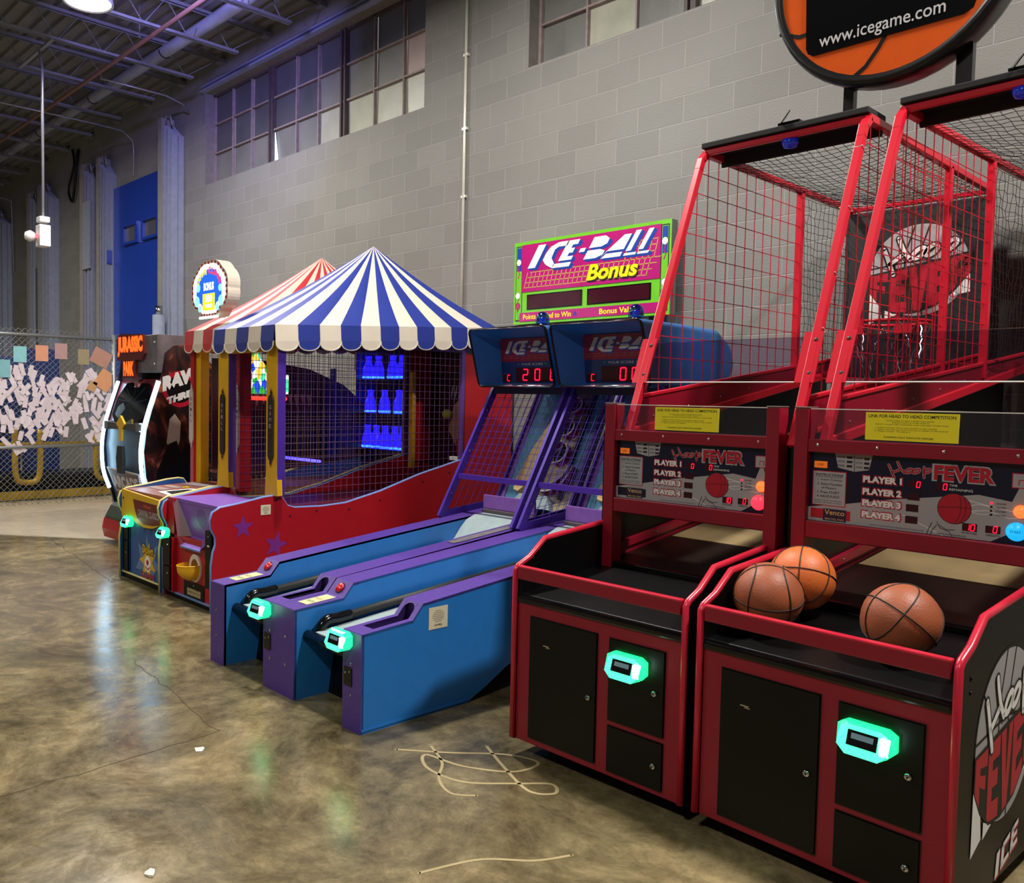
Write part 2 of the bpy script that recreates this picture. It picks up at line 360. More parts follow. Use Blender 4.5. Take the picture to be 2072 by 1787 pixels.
# ================================================================== the room
WY = 5.79
def block_wall_mat():
    m = bpy.data.materials.new('painted_block_wall'); m.use_nodes = True; nt = m.node_tree; n = nt.nodes; L = nt.links; b = n['Principled BSDF']
    tc = n.new('ShaderNodeTexCoord'); sp = n.new('ShaderNodeSeparateXYZ'); cb = n.new('ShaderNodeCombineXYZ'); L.new(tc.outputs['Object'], sp.inputs[0])
    ax = n.new('ShaderNodeMath'); ax.operation = 'ADD'; ax.inputs[1].default_value = 5.6384; az = n.new('ShaderNodeMath'); az.operation = 'ADD'; az.inputs[1].default_value = -3.8119
    nzj = n.new('ShaderNodeTexNoise'); nzj.inputs['Scale'].default_value = 6; L.new(tc.outputs['Object'], nzj.inputs[0])
    jm = n.new('ShaderNodeMath'); jm.operation = 'MULTIPLY_ADD'; jm.inputs[1].default_value = .008; L.new(nzj.outputs[0], jm.inputs[0]); L.new(az.outputs[0], jm.inputs[2])
    L.new(sp.outputs[0], ax.inputs[0]); L.new(sp.outputs[2], az.inputs[0]); L.new(ax.outputs[0], cb.inputs[0]); L.new(jm.outputs[0], cb.inputs[1])
    br = n.new('ShaderNodeTexBrick'); br.inputs['Scale'].default_value = 1; br.inputs['Brick Width'].default_value = .4064; br.inputs['Row Height'].default_value = .2032
    br.inputs['Mortar Size'].default_value = .0048; br.inputs['Mortar Smooth'].default_value = .5; br.inputs['Bias'].default_value = 0; br.offset = .5
    L.new(cb.outputs[0], br.inputs[0])
    br.inputs[1].default_value = lin('#85847f'); br.inputs[2].default_value = lin('#7c7b76'); br.inputs[3].default_value = lin('#989792')
    n1 = n.new('ShaderNodeTexNoise'); n1.inputs['Scale'].default_value = .8; n1.inputs['Detail'].default_value = 4; L.new(tc.outputs['Object'], n1.inputs[0])
    mx = n.new('ShaderNodeMix'); mx.data_type = 'RGBA'; mx.blend_type = 'MULTIPLY'; mx.inputs[0].default_value = .5
    cr = n.new('ShaderNodeValToRGB'); cr.color_ramp.elements[0].position = .3; cr.color_ramp.elements[0].color = (.75, .72, .73, 1); cr.color_ramp.elements[1].position = .7; cr.color_ramp.elements[1].color = (1, 1, 1, 1)
    L.new(n1.outputs[0], cr.inputs[0]); L.new(br.outputs[0], mx.inputs[6]); L.new(cr.outputs[0], mx.inputs[7]); L.new(mx.outputs[2], b.inputs['Base Color'])
    n2 = n.new('ShaderNodeTexNoise'); n2.inputs['Scale'].default_value = 90; n2.inputs['Detail'].default_value = 4; L.new(tc.outputs['Object'], n2.inputs[0])
    sub = n.new('ShaderNodeMath'); sub.operation = 'MULTIPLY_ADD'; sub.inputs[1].default_value = -1.6; L.new(br.outputs[1], sub.inputs[0]); L.new(n2.outputs[0], sub.inputs[2])
    bp = n.new('ShaderNodeBump'); bp.inputs['Strength'].default_value = .55; bp.inputs['Distance'].default_value = .006; L.new(sub.outputs[0], bp.inputs['Height']); L.new(bp.outputs[0], b.inputs['Normal'])
    b.inputs['Roughness'].default_value = .72
    return m
WALL = block_wall_mat()
def floor_mat():
    m = bpy.data.materials.new('polished_concrete'); m.use_nodes = True; nt = m.node_tree; n = nt.nodes; L = nt.links; b = n['Principled BSDF']
    tc = n.new('ShaderNodeTexCoord')
    def noise(sc, det, dist=0, rough=.6):
        q = n.new('ShaderNodeTexNoise'); q.inputs['Scale'].default_value = sc; q.inputs['Detail'].default_value = det; q.inputs['Distortion'].default_value = dist; q.inputs['Roughness'].default_value = rough; L.new(tc.outputs['Object'], q.inputs[0]); return q
    a = noise(1.3, 12, .6, .74); r = n.new('ShaderNodeValToRGB'); e = r.color_ramp.elements
    e[0].position = .33; e[0].color = lin('#3c3322'); e[1].position = .68; e[1].color = lin('#a3916b'); x = e.new(.5); x.color = lin('#74684b')
    L.new(a.outputs[0], r.inputs[0])
    c = noise(7, 12, .5, .78); r2_ = n.new('ShaderNodeValToRGB'); r2_.color_ramp.elements[0].position = .41; r2_.color_ramp.elements[0].color = (.58, .56, .53, 1); r2_.color_ramp.elements[1].position = .58; r2_.color_ramp.elements[1].color = (1.1, 1.1, 1.1, 1)
    L.new(c.outputs[0], r2_.inputs[0]); mx = n.new('ShaderNodeMix'); mx.data_type = 'RGBA'; mx.blend_type = 'MULTIPLY'; mx.inputs[0].default_value = .75
    L.new(r.outputs[0], mx.inputs[6]); L.new(r2_.outputs[0], mx.inputs[7])
    # fine pale specks
    v = n.new('ShaderNodeTexVoronoi'); v.inputs['Scale'].default_value = 42; L.new(tc.outputs['Object'], v.inputs[0])
    sk = n.new('ShaderNodeMath'); sk.operation = 'LESS_THAN'; sk.inputs[1].default_value = .07; L.new(v.outputs['Distance'], sk.inputs[0])
    k2 = n.new('ShaderNodeMath'); k2.operation = 'GREATER_THAN'; k2.inputs[1].default_value = .60; L.new(c.outputs[0], k2.inputs[0]); k3 = n.new('ShaderNodeMath'); k3.operation = 'MULTIPLY'; L.new(sk.outputs[0], k3.inputs[0]); L.new(k2.outputs[0], k3.inputs[1])
    m3 = n.new('ShaderNodeMix'); m3.data_type = 'RGBA'; m3.inputs[7].default_value = lin('#c9b894'); L.new(k3.outputs[0], m3.inputs[0]); L.new(mx.outputs[2], m3.inputs[6])
    # the paler slab at the far end, past a ragged diagonal joint
    sp = n.new('ShaderNodeSeparateXYZ'); L.new(tc.outputs['Object'], sp.inputs[0])
    d = n.new('ShaderNodeMath'); d.operation = 'MULTIPLY_ADD'; d.inputs[1].default_value = -1.2; L.new(sp.outputs[1], d.inputs[0]); L.new(sp.outputs[0], d.inputs[2])
    d2 = n.new('ShaderNodeMath'); d2.operation = 'MULTIPLY_ADD'; d2.inputs[1].default_value = .5; L.new(a.outputs[0], d2.inputs[0]); L.new(d.outputs[0], d2.inputs[2])
    lt = n.new('ShaderNodeMapRange'); lt.inputs[1].default_value = -12.33; lt.inputs[2].default_value = -12.45; L.new(d2.outputs[0], lt.inputs[0])
    pale = n.new('ShaderNodeMix'); pale.data_type = 'RGBA'; pale.inputs[6].default_value = lin('#b3a58d'); pale.inputs[7].default_value = lin('#cabda6'); L.new(c.outputs[0], pale.inputs[0])
    m4 = n.new('ShaderNodeMix'); m4.data_type = 'RGBA'; L.new(lt.outputs[0], m4.inputs[0]); L.new(m3.outputs[2], m4.inputs[6]); L.new(pale.outputs[2], m4.inputs[7]); L.new(m4.outputs[2], b.inputs['Base Color'])
    rr = n.new('ShaderNodeMapRange'); rr.inputs[1].default_value = .3; rr.inputs[2].default_value = .7; rr.inputs[3].default_value = .11; rr.inputs[4].default_value = .25; L.new(c.outputs[0], rr.inputs[0]); L.new(rr.outputs[0], b.inputs['Roughness'])
    bp = n.new('ShaderNodeBump'); bp.inputs['Strength'].default_value = .05; bp.inputs['Distance'].default_value = .015; L.new(c.outputs[0], bp.inputs['Height']); L.new(bp.outputs[0], b.inputs['Normal'])
    b.inputs['Specular IOR Level'].default_value = .55
    return m
FLOORM = floor_mat()
s = MB(); s.add([(-27, -7, 0), (6, -7, 0), (6, WY+.4, 0), (-27, WY+.4, 0)], [(0, 1, 2, 3)], FLOORM)
s.add([(-27, -7, -.1), (6, -7, -.1), (6, WY+.4, -.1), (-27, WY+.4, -.1)], [(3, 2, 1, 0)], FLOORM); FLOOR = struct(s, 'floor')
# pale looping scribble and cracks on the concrete
SCRM = mat('pale_floor_scribble', '#a8966e', .4, noise=.1)
CRKM = mat('floor_crack', '#3a2a1c', .8)
def spline(P, n=10):
    out = []; N = len(P)
    for i in range(N-1):
        a, b, c, d = P[max(i-1, 0)], P[i], P[i+1], P[min(i+2, N-1)]
        for k in range(n):
            t = k/n; out.append(tuple(.5*((2*b[j])+(-a[j]+c[j])*t+(2*a[j]-5*b[j]+4*c[j]-d[j])*t*t+(-a[j]+3*b[j]-3*c[j]+d[j])*t**3) for j in range(len(b))))
    return out+[tuple(P[-1])]
flat = Fr((0, 0, 0), (1, 0, 0), (0, 1, 0))
s = MB()
s.ribbon(spline([(-2.72, 2.30), (-2.55, 2.45), (-2.38, 2.62), (-2.24, 2.66), (-2.25, 2.52), (-2.42, 2.40), (-2.60, 2.36), (-2.50, 2.28), (-2.32, 2.30), (-2.18, 2.44), (-2.08, 2.55), (-2.02, 2.50), (-2.10, 2.44), (-2.30, 2.52), (-2.5, 2.62)]), .014, flat, .0008, SCRM)
s.ribbon(spline([(-2.66, 2.44), (-2.50, 2.36), (-2.40, 2.25), (-2.28, 2.20), (-2.2, 2.26)]), .012, flat, .0008, SCRM)
s.ribbon(spline([(-1.95, 1.75), (-1.88, 1.95), (-1.76, 2.08), (-1.70, 2.2)]), .012, flat, .0008, SCRM)
o = s.build('floor_scribble', FLOOR, label='pale looping scribble dried on the concrete')
s = MB(); rnd = random.Random(3)
def crack(a, b, n=16, w=.004):
    pts = [(a[0]+(b[0]-a[0])*i/n+rnd.uniform(-.012, .012), a[1]+(b[1]-a[1])*i/n+rnd.uniform(-.012, .012)) for i in range(n+1)]; s.ribbon(pts, w, flat, .0007, CRKM)
crack((-3.33, .91), (-3.38, 1.82)); crack((-3.38, 1.82), (-4.6, 1.95)); crack((-8.9, 2.93), (-6.57, 2.63), 30, .006); s.build('floor_crack', FLOOR)

# long block wall with two window openings
s = MB()
def wrect(x0, x1, z0, z1, y=WY, m=WALL): s.add([(x0, y, z0), (x1, y, z0), (x1, y, z1), (x0, y, z1)], [(0, 1, 2, 3)], m)
W1 = (-11.20, -6.57, 4.41, 5.68); W2 = (-5.18, 0.2, 4.43, 5.68); ZT = 6.03
wrect(-27, 6, 0, 4.41); wrect(-27, W1[0], 4.41, ZT); wrect(W1[0], W1[1], W1[3], ZT); wrect(W1[1], W2[0], 4.41, ZT); wrect(W2[0], W2[1], 4.41, 4.43); wrect(W2[0], W2[1], W2[3], ZT); wrect(W2[1], 6, 4.41, ZT)
RV = mat('window_reveal_paint', '#77726c', .7, noise=.15)
for x0, x1, z0, z1 in (W1, W2):
    yb = WY+.17
    s.add([(x0, WY, z0), (x0, yb, z0), (x0, yb, z1), (x0, WY, z1)], [(0, 1, 2, 3)], RV); s.add([(x1, WY, z0), (x1, yb, z0), (x1, yb, z1), (x1, WY, z1)], [(3, 2, 1, 0)], RV)
    s.add([(x0, WY, z1), (x1, WY, z1), (x1, yb, z1), (x0, yb, z1)], [(3, 2, 1, 0)], RV); s.add([(x0, WY, z0), (x1, WY, z0), (x1, yb, z0), (x0, yb, z0)], [(0, 1, 2, 3)], RV)
struct(s, 'wall_back')
s = MB(); s.box(-27, -26.85, -7, WY, 0, 6.4, WALL); struct(s, 'wall_left')
s = MB(); s.box(6, 6.15, -7, WY, 0, 6.4, WALL); struct(s, 'wall_right')
s = MB(); s.box(-27, 6, -7.15, -7, 0, 6.4, WALL); struct(s, 'wall_front')
s = MB(); s.box(-27, 6, WY-.02, WY, .0, .012, WALL)
# steel windows: putty-grey frames, obscured panes
FRM = mat('rusty_window_frame', '#4a3f40', .6, noise=.2); FRP = mat('pale_window_frame', '#8c7d7a', .6, noise=.2)
def pane_mat(name, hx, em, rough=.32):
    m = mat(name, hx, rough, noise=.25, nscale=2.2, bump=.2); b = m.node_tree.nodes['Principled BSDF']; b.inputs['Emission Color'].default_value = lin(hx); b.inputs['Emission Strength'].default_value = em; return m
PN = [pane_mat('dusty_pane_dark', '#4c4d52', .06), pane_mat('dusty_pane_mid', '#6f6f6b', .10), pane_mat('dusty_pane_light', '#9b9b8c', .16), pane_mat('patched_pane_tan', '#a5908a', .12), pane_mat('open_pane_daylight', '#d8ecff', 1.6)]
def window(name, x0, x1, z0, z1, cols, mull, rows, pick):
    y = WY+.16
    root = MB()
    for x in cols: root.box(x-.009, x+.009, y-.03, y+.01, z0, z1, FRP)
    for x in mull: root.box(x-.05, x-.02, y-.05, y+.01, z0, z1, FRM); root.box(x+.02, x+.05, y-.05, y+.01, z0, z1, FRM); root.box(x-.02, x+.02, y-.02, y+.01, z0, z1, FRM)
    for z in rows: root.box(x0, x1, y-.028, y+.01, z-.010, z+.010, FRP)
    root.box(x0, x1, y-.03, y+.01, z0, z0+.02, FRP); root.box(x0, x1, y-.03, y+.01, z1-.03, z1, FRM); root.box(x0, x0+.03, y-.03, y+.01, z0, z1, FRP); root.box(x1-.03, x1, y-.03, y+.01, z0, z1, FRP)
    w = struct(root, name)
    X = sorted(set([x0, x1]+cols+mull)); Z = sorted([z0, z1]+rows)
    for j in range(len(Z)-1):
        for i in range(len(X)-1):
            p = MB(); t1, t2 = random.uniform(-.006, .006), random.uniform(-.006, .006)
            p.add([(X[i]+.01, y+.012+t1, Z[j]), (X[i+1]-.01, y+.012+t2, Z[j]), (X[i+1]-.01, y+.012-t1, Z[j+1]), (X[i]+.01, y+.012-t2, Z[j+1]), (X[i]+.01, y+.022, Z[j]), (X[i+1]-.01, y+.022, Z[j]), (X[i+1]-.01, y+.022, Z[j+1]), (X[i]+.01, y+.022, Z[j+1])],
                  [(0, 1, 2, 3), (7, 6, 5, 4), (0, 4, 5, 1), (1, 5, 6, 2), (2, 6, 7, 3), (3, 7, 4, 0)], PN[pick(i, j)])
            p.build('window_pane', w)
    return w
window('window_1', W1[0], W1[1], W1[2], W1[3], [-10.67, -10.17, -9.10, -8.63, -7.56, -7.06], [-9.665, -8.116], [4.87, 5.27],
       lambda i, j: 4 if (i, j) == (3, 0) and False else (3 if (i, j) == (8, 1) else (2 if j == 0 and i > 4 else (1 if j == 0 or (j == 1 and i > 4) else 0))))
# tilted open vent letting daylight in
s = MB(); s.add([(-9.63, WY+.15, 4.44), (-9.52, WY+.15, 4.44), (-9.60, WY+.15, 4.84), (-9.63, WY+.15, 4.84)], [(0, 1, 2, 3)], PN[4]); s.add([(-9.60, WY+.152, 5.655), (-6.8, WY+.152, 5.655), (-6.8, WY+.152, 5.668), (-9.60, WY+.152, 5.668)], [(0, 1, 2, 3)], PN[4])
o = s.build('daylight_gap', bpy.data.objects['window_1'])
window('window_2', W2[0], W2[1], W2[2], W2[3], [-4.645, -4.15, -3.15, -2.65, -1.65, -1.15, -.15], [-3.65, -2.15, -.65], [4.83, 5.25], lambda i, j: (2 if i in (1, 3, 6) else 1) if j == 0 else 1)
BEAM = mat('painted_steel_beam', '#8b93b4', .5, noise=.08)
s = MB(); s.box(-11.22, -4.0, WY-.075, WY-.002, 5.68, 5.70, BEAM); s.box(-11.22, -4.0, WY-.055, WY-.002, 5.745, 5.765, BEAM); s.box(-11.22, -4.0, WY-.02, WY-.004, 5.70, 5.745, BEAM); struct(s, 'trim_1')

# ceiling deck, joists, pipes
DECK = mat('dark_roof_deck', '#6c6a68', .6, noise=.12, nscale=3); JO = mat('primer_joist_steel', '#74767c', .5, noise=.1)
s = MB(); N = 76; rows = [[], []]
prof = []
y = -7.0; k = 0
while y < WY+.35:
    prof += [(y, 6.03), (y+.09, 6.03), (y+.105, 6.075), (y+.165, 6.075)]; y += .18
s.add([(x, a, b) for a, b in prof for x in (-27, 6)], [(2*i, 2*i+1, 2*i+3, 2*i+2) for i in range(len(prof)-1)], DECK)
s.add([(-27, -7, 6.3), (6, -7, 6.3), (6, WY+.35, 6.3), (-27, WY+.35, 6.3)], [(0, 1, 2, 3)], DECK); struct(s, 'ceiling')
def joist():
    s = MB(); zb, zt = 5.62, 5.99; yb = 5.33
    for dx in (-.035, .012):
        s.box(dx, dx+.024, -6.9, yb, zb, zb+.006, JO); s.box(dx if dx < 0 else dx+.018, dx+.006 if dx < 0 else dx+.024, -6.9, yb, zb, zb+.03, JO)
        s.box(dx, dx+.024, -6.9, WY-.01, zt, zt+.006, JO); s.box(dx if dx < 0 else dx+.018, dx+.006 if dx < 0 else dx+.024, -6.9, WY-.01, zt-.03, zt+.006, JO)
    o = s.build('bar_joist'); w = MB(); y = yb-.1; pts = [(0, WY-.06, zt)]; top = False
    while y > -6.8: pts.append((0, y, zt if top else zb+.01)); y -= .27; top = not top
    w.tube(pts, .009, JO, 4); w.build('web_rod', o)
    e = MB(); e.box(-.06, .06, WY-.10, WY-.002, 5.93, 5.985, JO); e.build('bearing_seat', o); return o
jx = [-9.5-1.17*k for k in range(0, 13)]+[-8.33+1.17*k for k in range(12)]
j0 = joist(); j0.location = (jx[0], 0, 0)
for i, x in enumerate(jx):
    o = j0 if i == 0 else copy_tree(j0); o.location = (x, 0, 0)
    tag(o, 'open web steel bar joist running under the dark roof deck', 'joist', 'bar joists under the roof deck')
BR = mat('reddish_pipe', '#8a6458', .45, .2); DU = mat('pale_duct_pipe', '#9a9fae', .4, .2)
s = MB(); s.tube([(-26.5, 4.30, 5.55), (5, 4.26, 5.55)], .024, BR, 10); o = s.build('sprinkler_pipe'); tag(o, 'thin reddish brown pipe hung below the joists', 'pipe')
c = MB()
for x in (-16, -12.95, -9.9, -7): c.tube([(x, 4.28, 5.62), (x, 4.28, 5.99)], .006, JO, 4)
c.build('hanger_rod', o)
s = MB(); s.tube([(-26.5, 4.86, 5.80), (5, 4.89, 5.80)], .072, DU, 16); o = s.build('pale_pipe'); tag(o, 'thick pale grey pipe running through the joist webs', 'pipe')
s = MB()
for x in (-17.5, -15.2, -12.9, -10.5, -8.2): s.tube([(x, 4.87+.08*math.cos(a/8*PI), 5.80-.08*math.sin(a/8*PI)) for a in range(9)], .006, BLACK, 4)
s.build('pipe_clamp', o)
COND = mat('grey_conduit', '#9c9ea4', .35, .5)
def conduit(pts, label, r=.012):
    s = MB(); s.tube(pts, r, COND, 6); o = s.build('conduit'); tag(o, label, 'conduit'); return o
conduit([(-13.3, 3.0, 5.56), (-13.3, 5.1, 5.56), (-13.35, 5.5, 5.56), (-13.5, 5.72, 5.50), (-13.52, 5.75, 5.35), (-13.52, 5.75, 4.95)], 'grey conduit bending down the wall above the blue door')
conduit([(-11.4, 4.4, 5.58), (-11.4, 5.3, 5.58), (-11.5, 5.6, 5.56), (-11.6, 5.74, 5.5)], 'short bright conduit bending at the wall right of the blue door')
conduit([(-19.6, 3.5, 5.56), (-19.6, 5.2, 5.56), (-19.7, 5.72, 5.5), (-19.7, 5.75, 4.0)], 'grey conduit dropping beside the farthest dock track')
s = MB()
for i, (x, y0, y1) in enumerate([(-10.3, 1.2, 2.6), (-12.5, .6, 2.3), (-14.0, 1.0, 3.0)]): s.bar((x-1.6, y0, 5.602), (x+.4, y1, 5.602), .03, .03, JO)
o = s.build('joist_bridging'); tag(o, 'pale diagonal bridging angles between the ceiling joists', 'bridging')
# high bay lights
HB = mat('highbay_housing', '#c9ccd0', .35, .5); HL = mat('highbay_lens', '#fff4e0', .4, emit=14)
def bay():
    t = thing('high_bay_light', (0, 0, 0), '', 'ceiling light')
    s = MB(); s.lathe([(.10, .50), (.12, .42), (.12, .20), (.24, .06), (.25, .0), (.235, .0), (.11, .17), (0, .17)], (0, 0, 5.44), HB, n=24); s.build('housing', t)
    s = MB(); s.lathe([(0, .02), (.225, .02), (.225, .012), (0, .012)], (0, 0, 5.44), HL, n=24); s.build('lens', t)
    s = MB(); s.tube([(0, 0, 5.93), (0, 0, 6.02)], .012, COND, 6); s.build('hanger', t); return t
b0 = bay()
for i, (x, y) in enumerate(BAYS):
    o = b0 if i == 0 else copy_tree(b0); o.location = (x, y, 0)
    o['label'] = 'glowing high bay light under the roof, in the top left corner of the photo' if i == 0 else 'round high bay light hung from the roof behind the viewer'; o['category'] = 'ceiling light'; o['group'] = 'high bay lights'

t = thing('added_flood_light', (-7.2, 3.4, 5.45), 'made-up violet flood light above the tent games, added to tint the upper wall', 'flood light')  # invented fixture, gives the added violet wash a body
s = MB(); dv = Vector((-3.8, 2.39, .05)).normalized(); s.lathe([(.16, -.20), (.18, -.02), (.18, 0), (0, -.001)], (0, 0, 0), BLACK, (dv.cross(V(0, 0, 1)).normalized(), dv.cross(V(0, 0, 1)).cross(dv).normalized(), dv), 20); s.build('housing', t)
s = MB(); s.lathe([(.165, .002), (0, .004)], (0, 0, 0), mat('added_violet_lens', '#6a5cff', .4, emit=2), (dv.cross(V(0, 0, 1)).normalized(), dv.cross(V(0, 0, 1)).cross(dv).normalized(), dv), 20); s.build('lens', t)
s = MB(); s.tube([(0.06, -.04, .12), (.04, -.04, .60)], .012, COND, 6); s.build('hanger', t)

# white conduit on the wall, middle
WC = mat('white_conduit', '#dcdacb', .35, .2)
s = MB(); s.tube([(-5.955, WY-.02, 2.0), (-5.955, WY-.02, 6.0)], .014, WC, 8)
for z in (3.42, 4.06, 4.75): s.box(-5.985, -5.925, WY-.03, WY-.001, z-.012, z+.012, WC)
o = s.build('wall_conduit'); tag(o, 'straight white conduit running up the grey block wall', 'conduit')
# blue door and dock tracks at the far left
DB = mat('blue_door_paint', '#1d3f9e', .28, noise=.08, nscale=1.5, coat=.3); TR = mat('painted_track_steel', '#8d949e', .5, noise=.1); TR2 = mat('grey_painted_timber', '#8a8780', .6, noise=.1)
s = MB(); s.box(-14.32, -12.31, WY-.06, WY-.005, 0.0, 4.86, DB); d1 = struct(s, 'door_1', bevel=.01)
for x0, x1 in ((-13.76, -13.32), (-13.03, -12.55)):
    s = MB(); F = front(0, WY-.06)
    for a, b, c, d in ((x0-.06, x1+.06, 3.86, 3.90), (x0-.06, x1+.06, 4.15, 4.19), (x0-.06, x0, 3.90, 4.15), (x1, x1+.06, 3.90, 4.15)): s.fbox(F, a, b, c, d, 0, .05, DB)
    w = s.build('door_window_frame', d1); g = MB(); g.fbox(F, x0, x1, 3.90, 4.15, .002, .008, PN[0]); g.build('pane', w)
s = MB(); s.box(-14.42, -14.28, WY-.16, WY-.06, 3.62, 3.84, DB); s.box(-14.44, -14.40, WY-.17, WY-.12, 3.64, 3.82, TR); s.build('door_latch', d1)
s = MB(); s.box(-14.32, -12.31, WY-.09, WY-.06, 2.28, 2.31, TR); s.build('door_bar', d1)
def track(x0, x1, h, label, lower=None):
    t = thing('dock_door_track', (x0, WY-.004, 0), label, 'track'); w = x1-x0
    s = MB(); s.box(0, w*.28, -.20, -.0, 0, h, TR2); s.build('side_timber', t)
    s = MB()
    for k in range(4): s.box(w*(.34+.15*k), w*(.34+.15*k)+w*.06, -.19+.02*(k % 2), -.0, 0, h-.12-.05*k, TR)
    s.box(w*.32, w*.96, -.08, -.0, 0, h-.3, TR); s.build('steel_channel', t)
    s = MB(); s.tube([(w*.36, -.15, h-.1), (w*.5, -.17, h), (w*.7, -.15, h-.02), (w*.8, -.15, h-.15)], .014, TR, 6); s.build('pulley_bracket', t)
    if lower: s = MB(); s.box(*lower, TR); s.build('counterweight_box', t)
track(-12.28, -11.82, 5.52, 'tall grey steel dock track right of the blue door'); track(-14.66, -14.26, 5.40, 'tall grey steel dock track left of the blue door')
track(-15.42, -14.88, 5.42, 'grey timber and steel track second left of the blue door', (.18, .50, -.22, -.19, 3.6, 4.75))
track(-18.3, -17.75, 5.40, 'dark grey dock track behind the hanging exit light pole', (.2, .5, -.22, -.19, 1.9, 3.9)); track(-17.65, -17.0, 5.44, 'grey dock track with a pulley, just right of the hanging exit light'); track(-20.7, -19.9, 5.36, 'farthest grey dock track at the left edge of the photo')
s = MB(); s.tube([(-11.98, WY-.32, 0), (-11.98, WY-.32, 2.62)], .09, TR, 14); s.tube([(-11.98, WY-.32, 2.62), (-11.98, WY-.32, 2.75)], .05, CHROME, 10); o = s.build('bollard_pipe'); tag(o, 'pale grey steel pipe post in front of the dock track', 'post')
s = MB(); s.tube(spline([(-16.25, WY-.03, 5.9), (-16.1, WY-.05, 5.6), (-16.35, WY-.06, 5.2), (-16.2, WY-.05, 4.95), (-16.05, WY-.06, 5.2), (-15.95, WY-.03, 5.85)]), .022, BLACK, 6); o = s.build('hanging_cable'); tag(o, 'dark looped cable hanging down the wall near the ceiling', 'cable')
# hanging conduit with exit / emergency unit
t = thing('hanging_emergency_light', (-11, 3.55, 0), 'white emergency light unit hanging on a thin conduit pole from the ceiling', 'emergency light')
WP = mat('white_plastic', '#d9d6d2', .4)
s = MB(); s.box(-.86, .36, -.02, .02, 5.60, 5.625, COND); s.tube([(-.10, .0, 5.61), (-.06, .0, 5.50), (0, .0, 5.36), (0, 0, 5.2), (0, 0, 3.60)], .017, COND, 8); s.build('pole', t)
s = MB(); s.box(-.07, .07, -.06, .06, 3.53, 3.60, WP); s.box(-.08, .08, -.065, .065, 3.24, 3.50, WP); s.build('housing', t, bevel=.01)
s = MB(); s.lathe([(.0, -.05), (.05, -.05), (.07, .0), (.045, .05), (0, .06)], (-.05, -.14, 3.36), WP, 'y', 14); s.build('lamp_head', t)
s = MB(); s.box(-.03, .0, -.085, -.066, 3.34, 3.39, mat('exit_red_glow', '#ff5060', .4, emit=1.5)); s.build('indicator', t)

# ================================================================== chain-link fence with notes
FX = -11.45
t = thing('chain_link_fence', (FX, 1.2, 0), 'galvanised chain-link fence with paper tickets stuck all over it', 'fence')
s = MB(); p = .074; y0, y1, zb, zt = 0.0, 3.95, .03, 2.27
n_ = int((y1-y0+zt)/p)+1
for k in range(n_):
    for sg in (1, -1):
        # diagonal line, clipped to the panel
        c = y0+k*p if sg == 1 else y1-k*p
        a = (c, zb); b = (c-sg*(zt-zb), zt)
        def clip(a, b):
            (ya, za), (yb, zb_) = a, b; out = []
            tmin, tmax = 0, 1; d = yb-ya
            for lo, hi in ((y0, y1),):
                if abs(d) < 1e-9: return None
                t1, t2 = (lo-ya)/d, (hi-ya)/d
                if t1 > t2: t1, t2 = t2, t1
                tmin, tmax = max(tmin, t1), min(tmax, t2)
            if tmin >= tmax: return None
            return (ya+d*tmin, za+(zb_-za)*tmin), (ya+d*tmax, za+(zb_-za)*tmax)
        cl = clip(a, b)
        if cl: s.wire((sg*.003, cl[0][0], cl[0][1]), (sg*.003, cl[1][0], cl[1][1]), .0030, STEEL)
s.build('mesh', t)
s = MB(); s.tube([(0.02, 0, 2.19), (0.02, 3.95, 2.19)], .021, STEEL, 8); s.build('top_rail', t)
s = MB(); s.tube([(0.02, 0, .76), (0.02, 3.95, .79)], .021, STEEL, 8); s.build('middle_rail', t)
for yy in (.3, 3.38, 3.95):
    s = MB(); s.tube([(0.04, yy, 0), (0.04, yy, 2.25)], .028, STEEL, 8); s.build('post', t)
def on_fence(px, py): return 3.17+(px)/161.0*1.0-.0002*0, (1033-py)/163.3
tcol = mat('ticket_paper', '#cdbfc6', .7, noise=.05)
s = MB(); s.box(-.001, .001, -.028, .028, -.076, .076, tcol); tk = s.build('paper_ticket')
first = True; rt_ = random.Random(11); cnt = 0
for k in range(250):
    y = rt_.uniform(2.45, 4.52); fr_ = (y-3.1)/1.4
    zhi = 1.72-.08*math.sin(y*7); zlo = .80+.1*math.sin(y*5+1)+.06*fr_
    z = zlo+(zhi-zlo)*rt_.random()**.85
    o = tk if first else tk.copy()
    if not first: COL.objects.link(o)
    first = False
    o.location = (FX+.012+.0016*(k % 9), y, z); o.rotation_euler = (rt_.choice([-1, 1])*rt_.uniform(.05, .75), rt_.uniform(-.10, .10), 0)
    o.scale = (1, rt_.uniform(.85, 1.1), rt_.uniform(.75, 1.15))
    tag(o, 'white paper ticket stuck on the chain-link fence among many others', 'ticket', 'white tickets on the chain-link fence')
def sheet_note(px, py, w, h, hx, rot, label, nm):
    y, z = on_fence(px, py); F = side(FX+.032, y, z)
    s = MB(); s.box(-.0015, .0015, -w/2, w/2, -h/2, h/2, mat(nm, hx, .7)); o = s.build('paper_sheet'); o.location = (FX+.032, y, z); o.rotation_euler = (rot, 0, 0); tag(o, label, 'paper sheet')
sheet_note(37, 716, .155, .20, '#7fb6bc', 0, 'light blue paper sheet high on the fence', 'paper_blue')
sheet_note(6, 746, .155, .22, '#74a8b0', 0, 'light blue paper sheet at the left edge of the photo', 'paper_teal')
sheet_note(79, 712, .155, .20, '#c98a6c', 0, 'upright orange paper sheet between the blue and pink ones', 'paper_orange')
sheet_note(117, 706, .155, .20, '#a4807e', 0, 'upright dusty pink paper sheet near the fence top', 'paper_pink')
sheet_note(163, 716, .145, .20, '#8c8062', 0, 'upright olive tan paper sheet near the fence top', 'paper_tan')
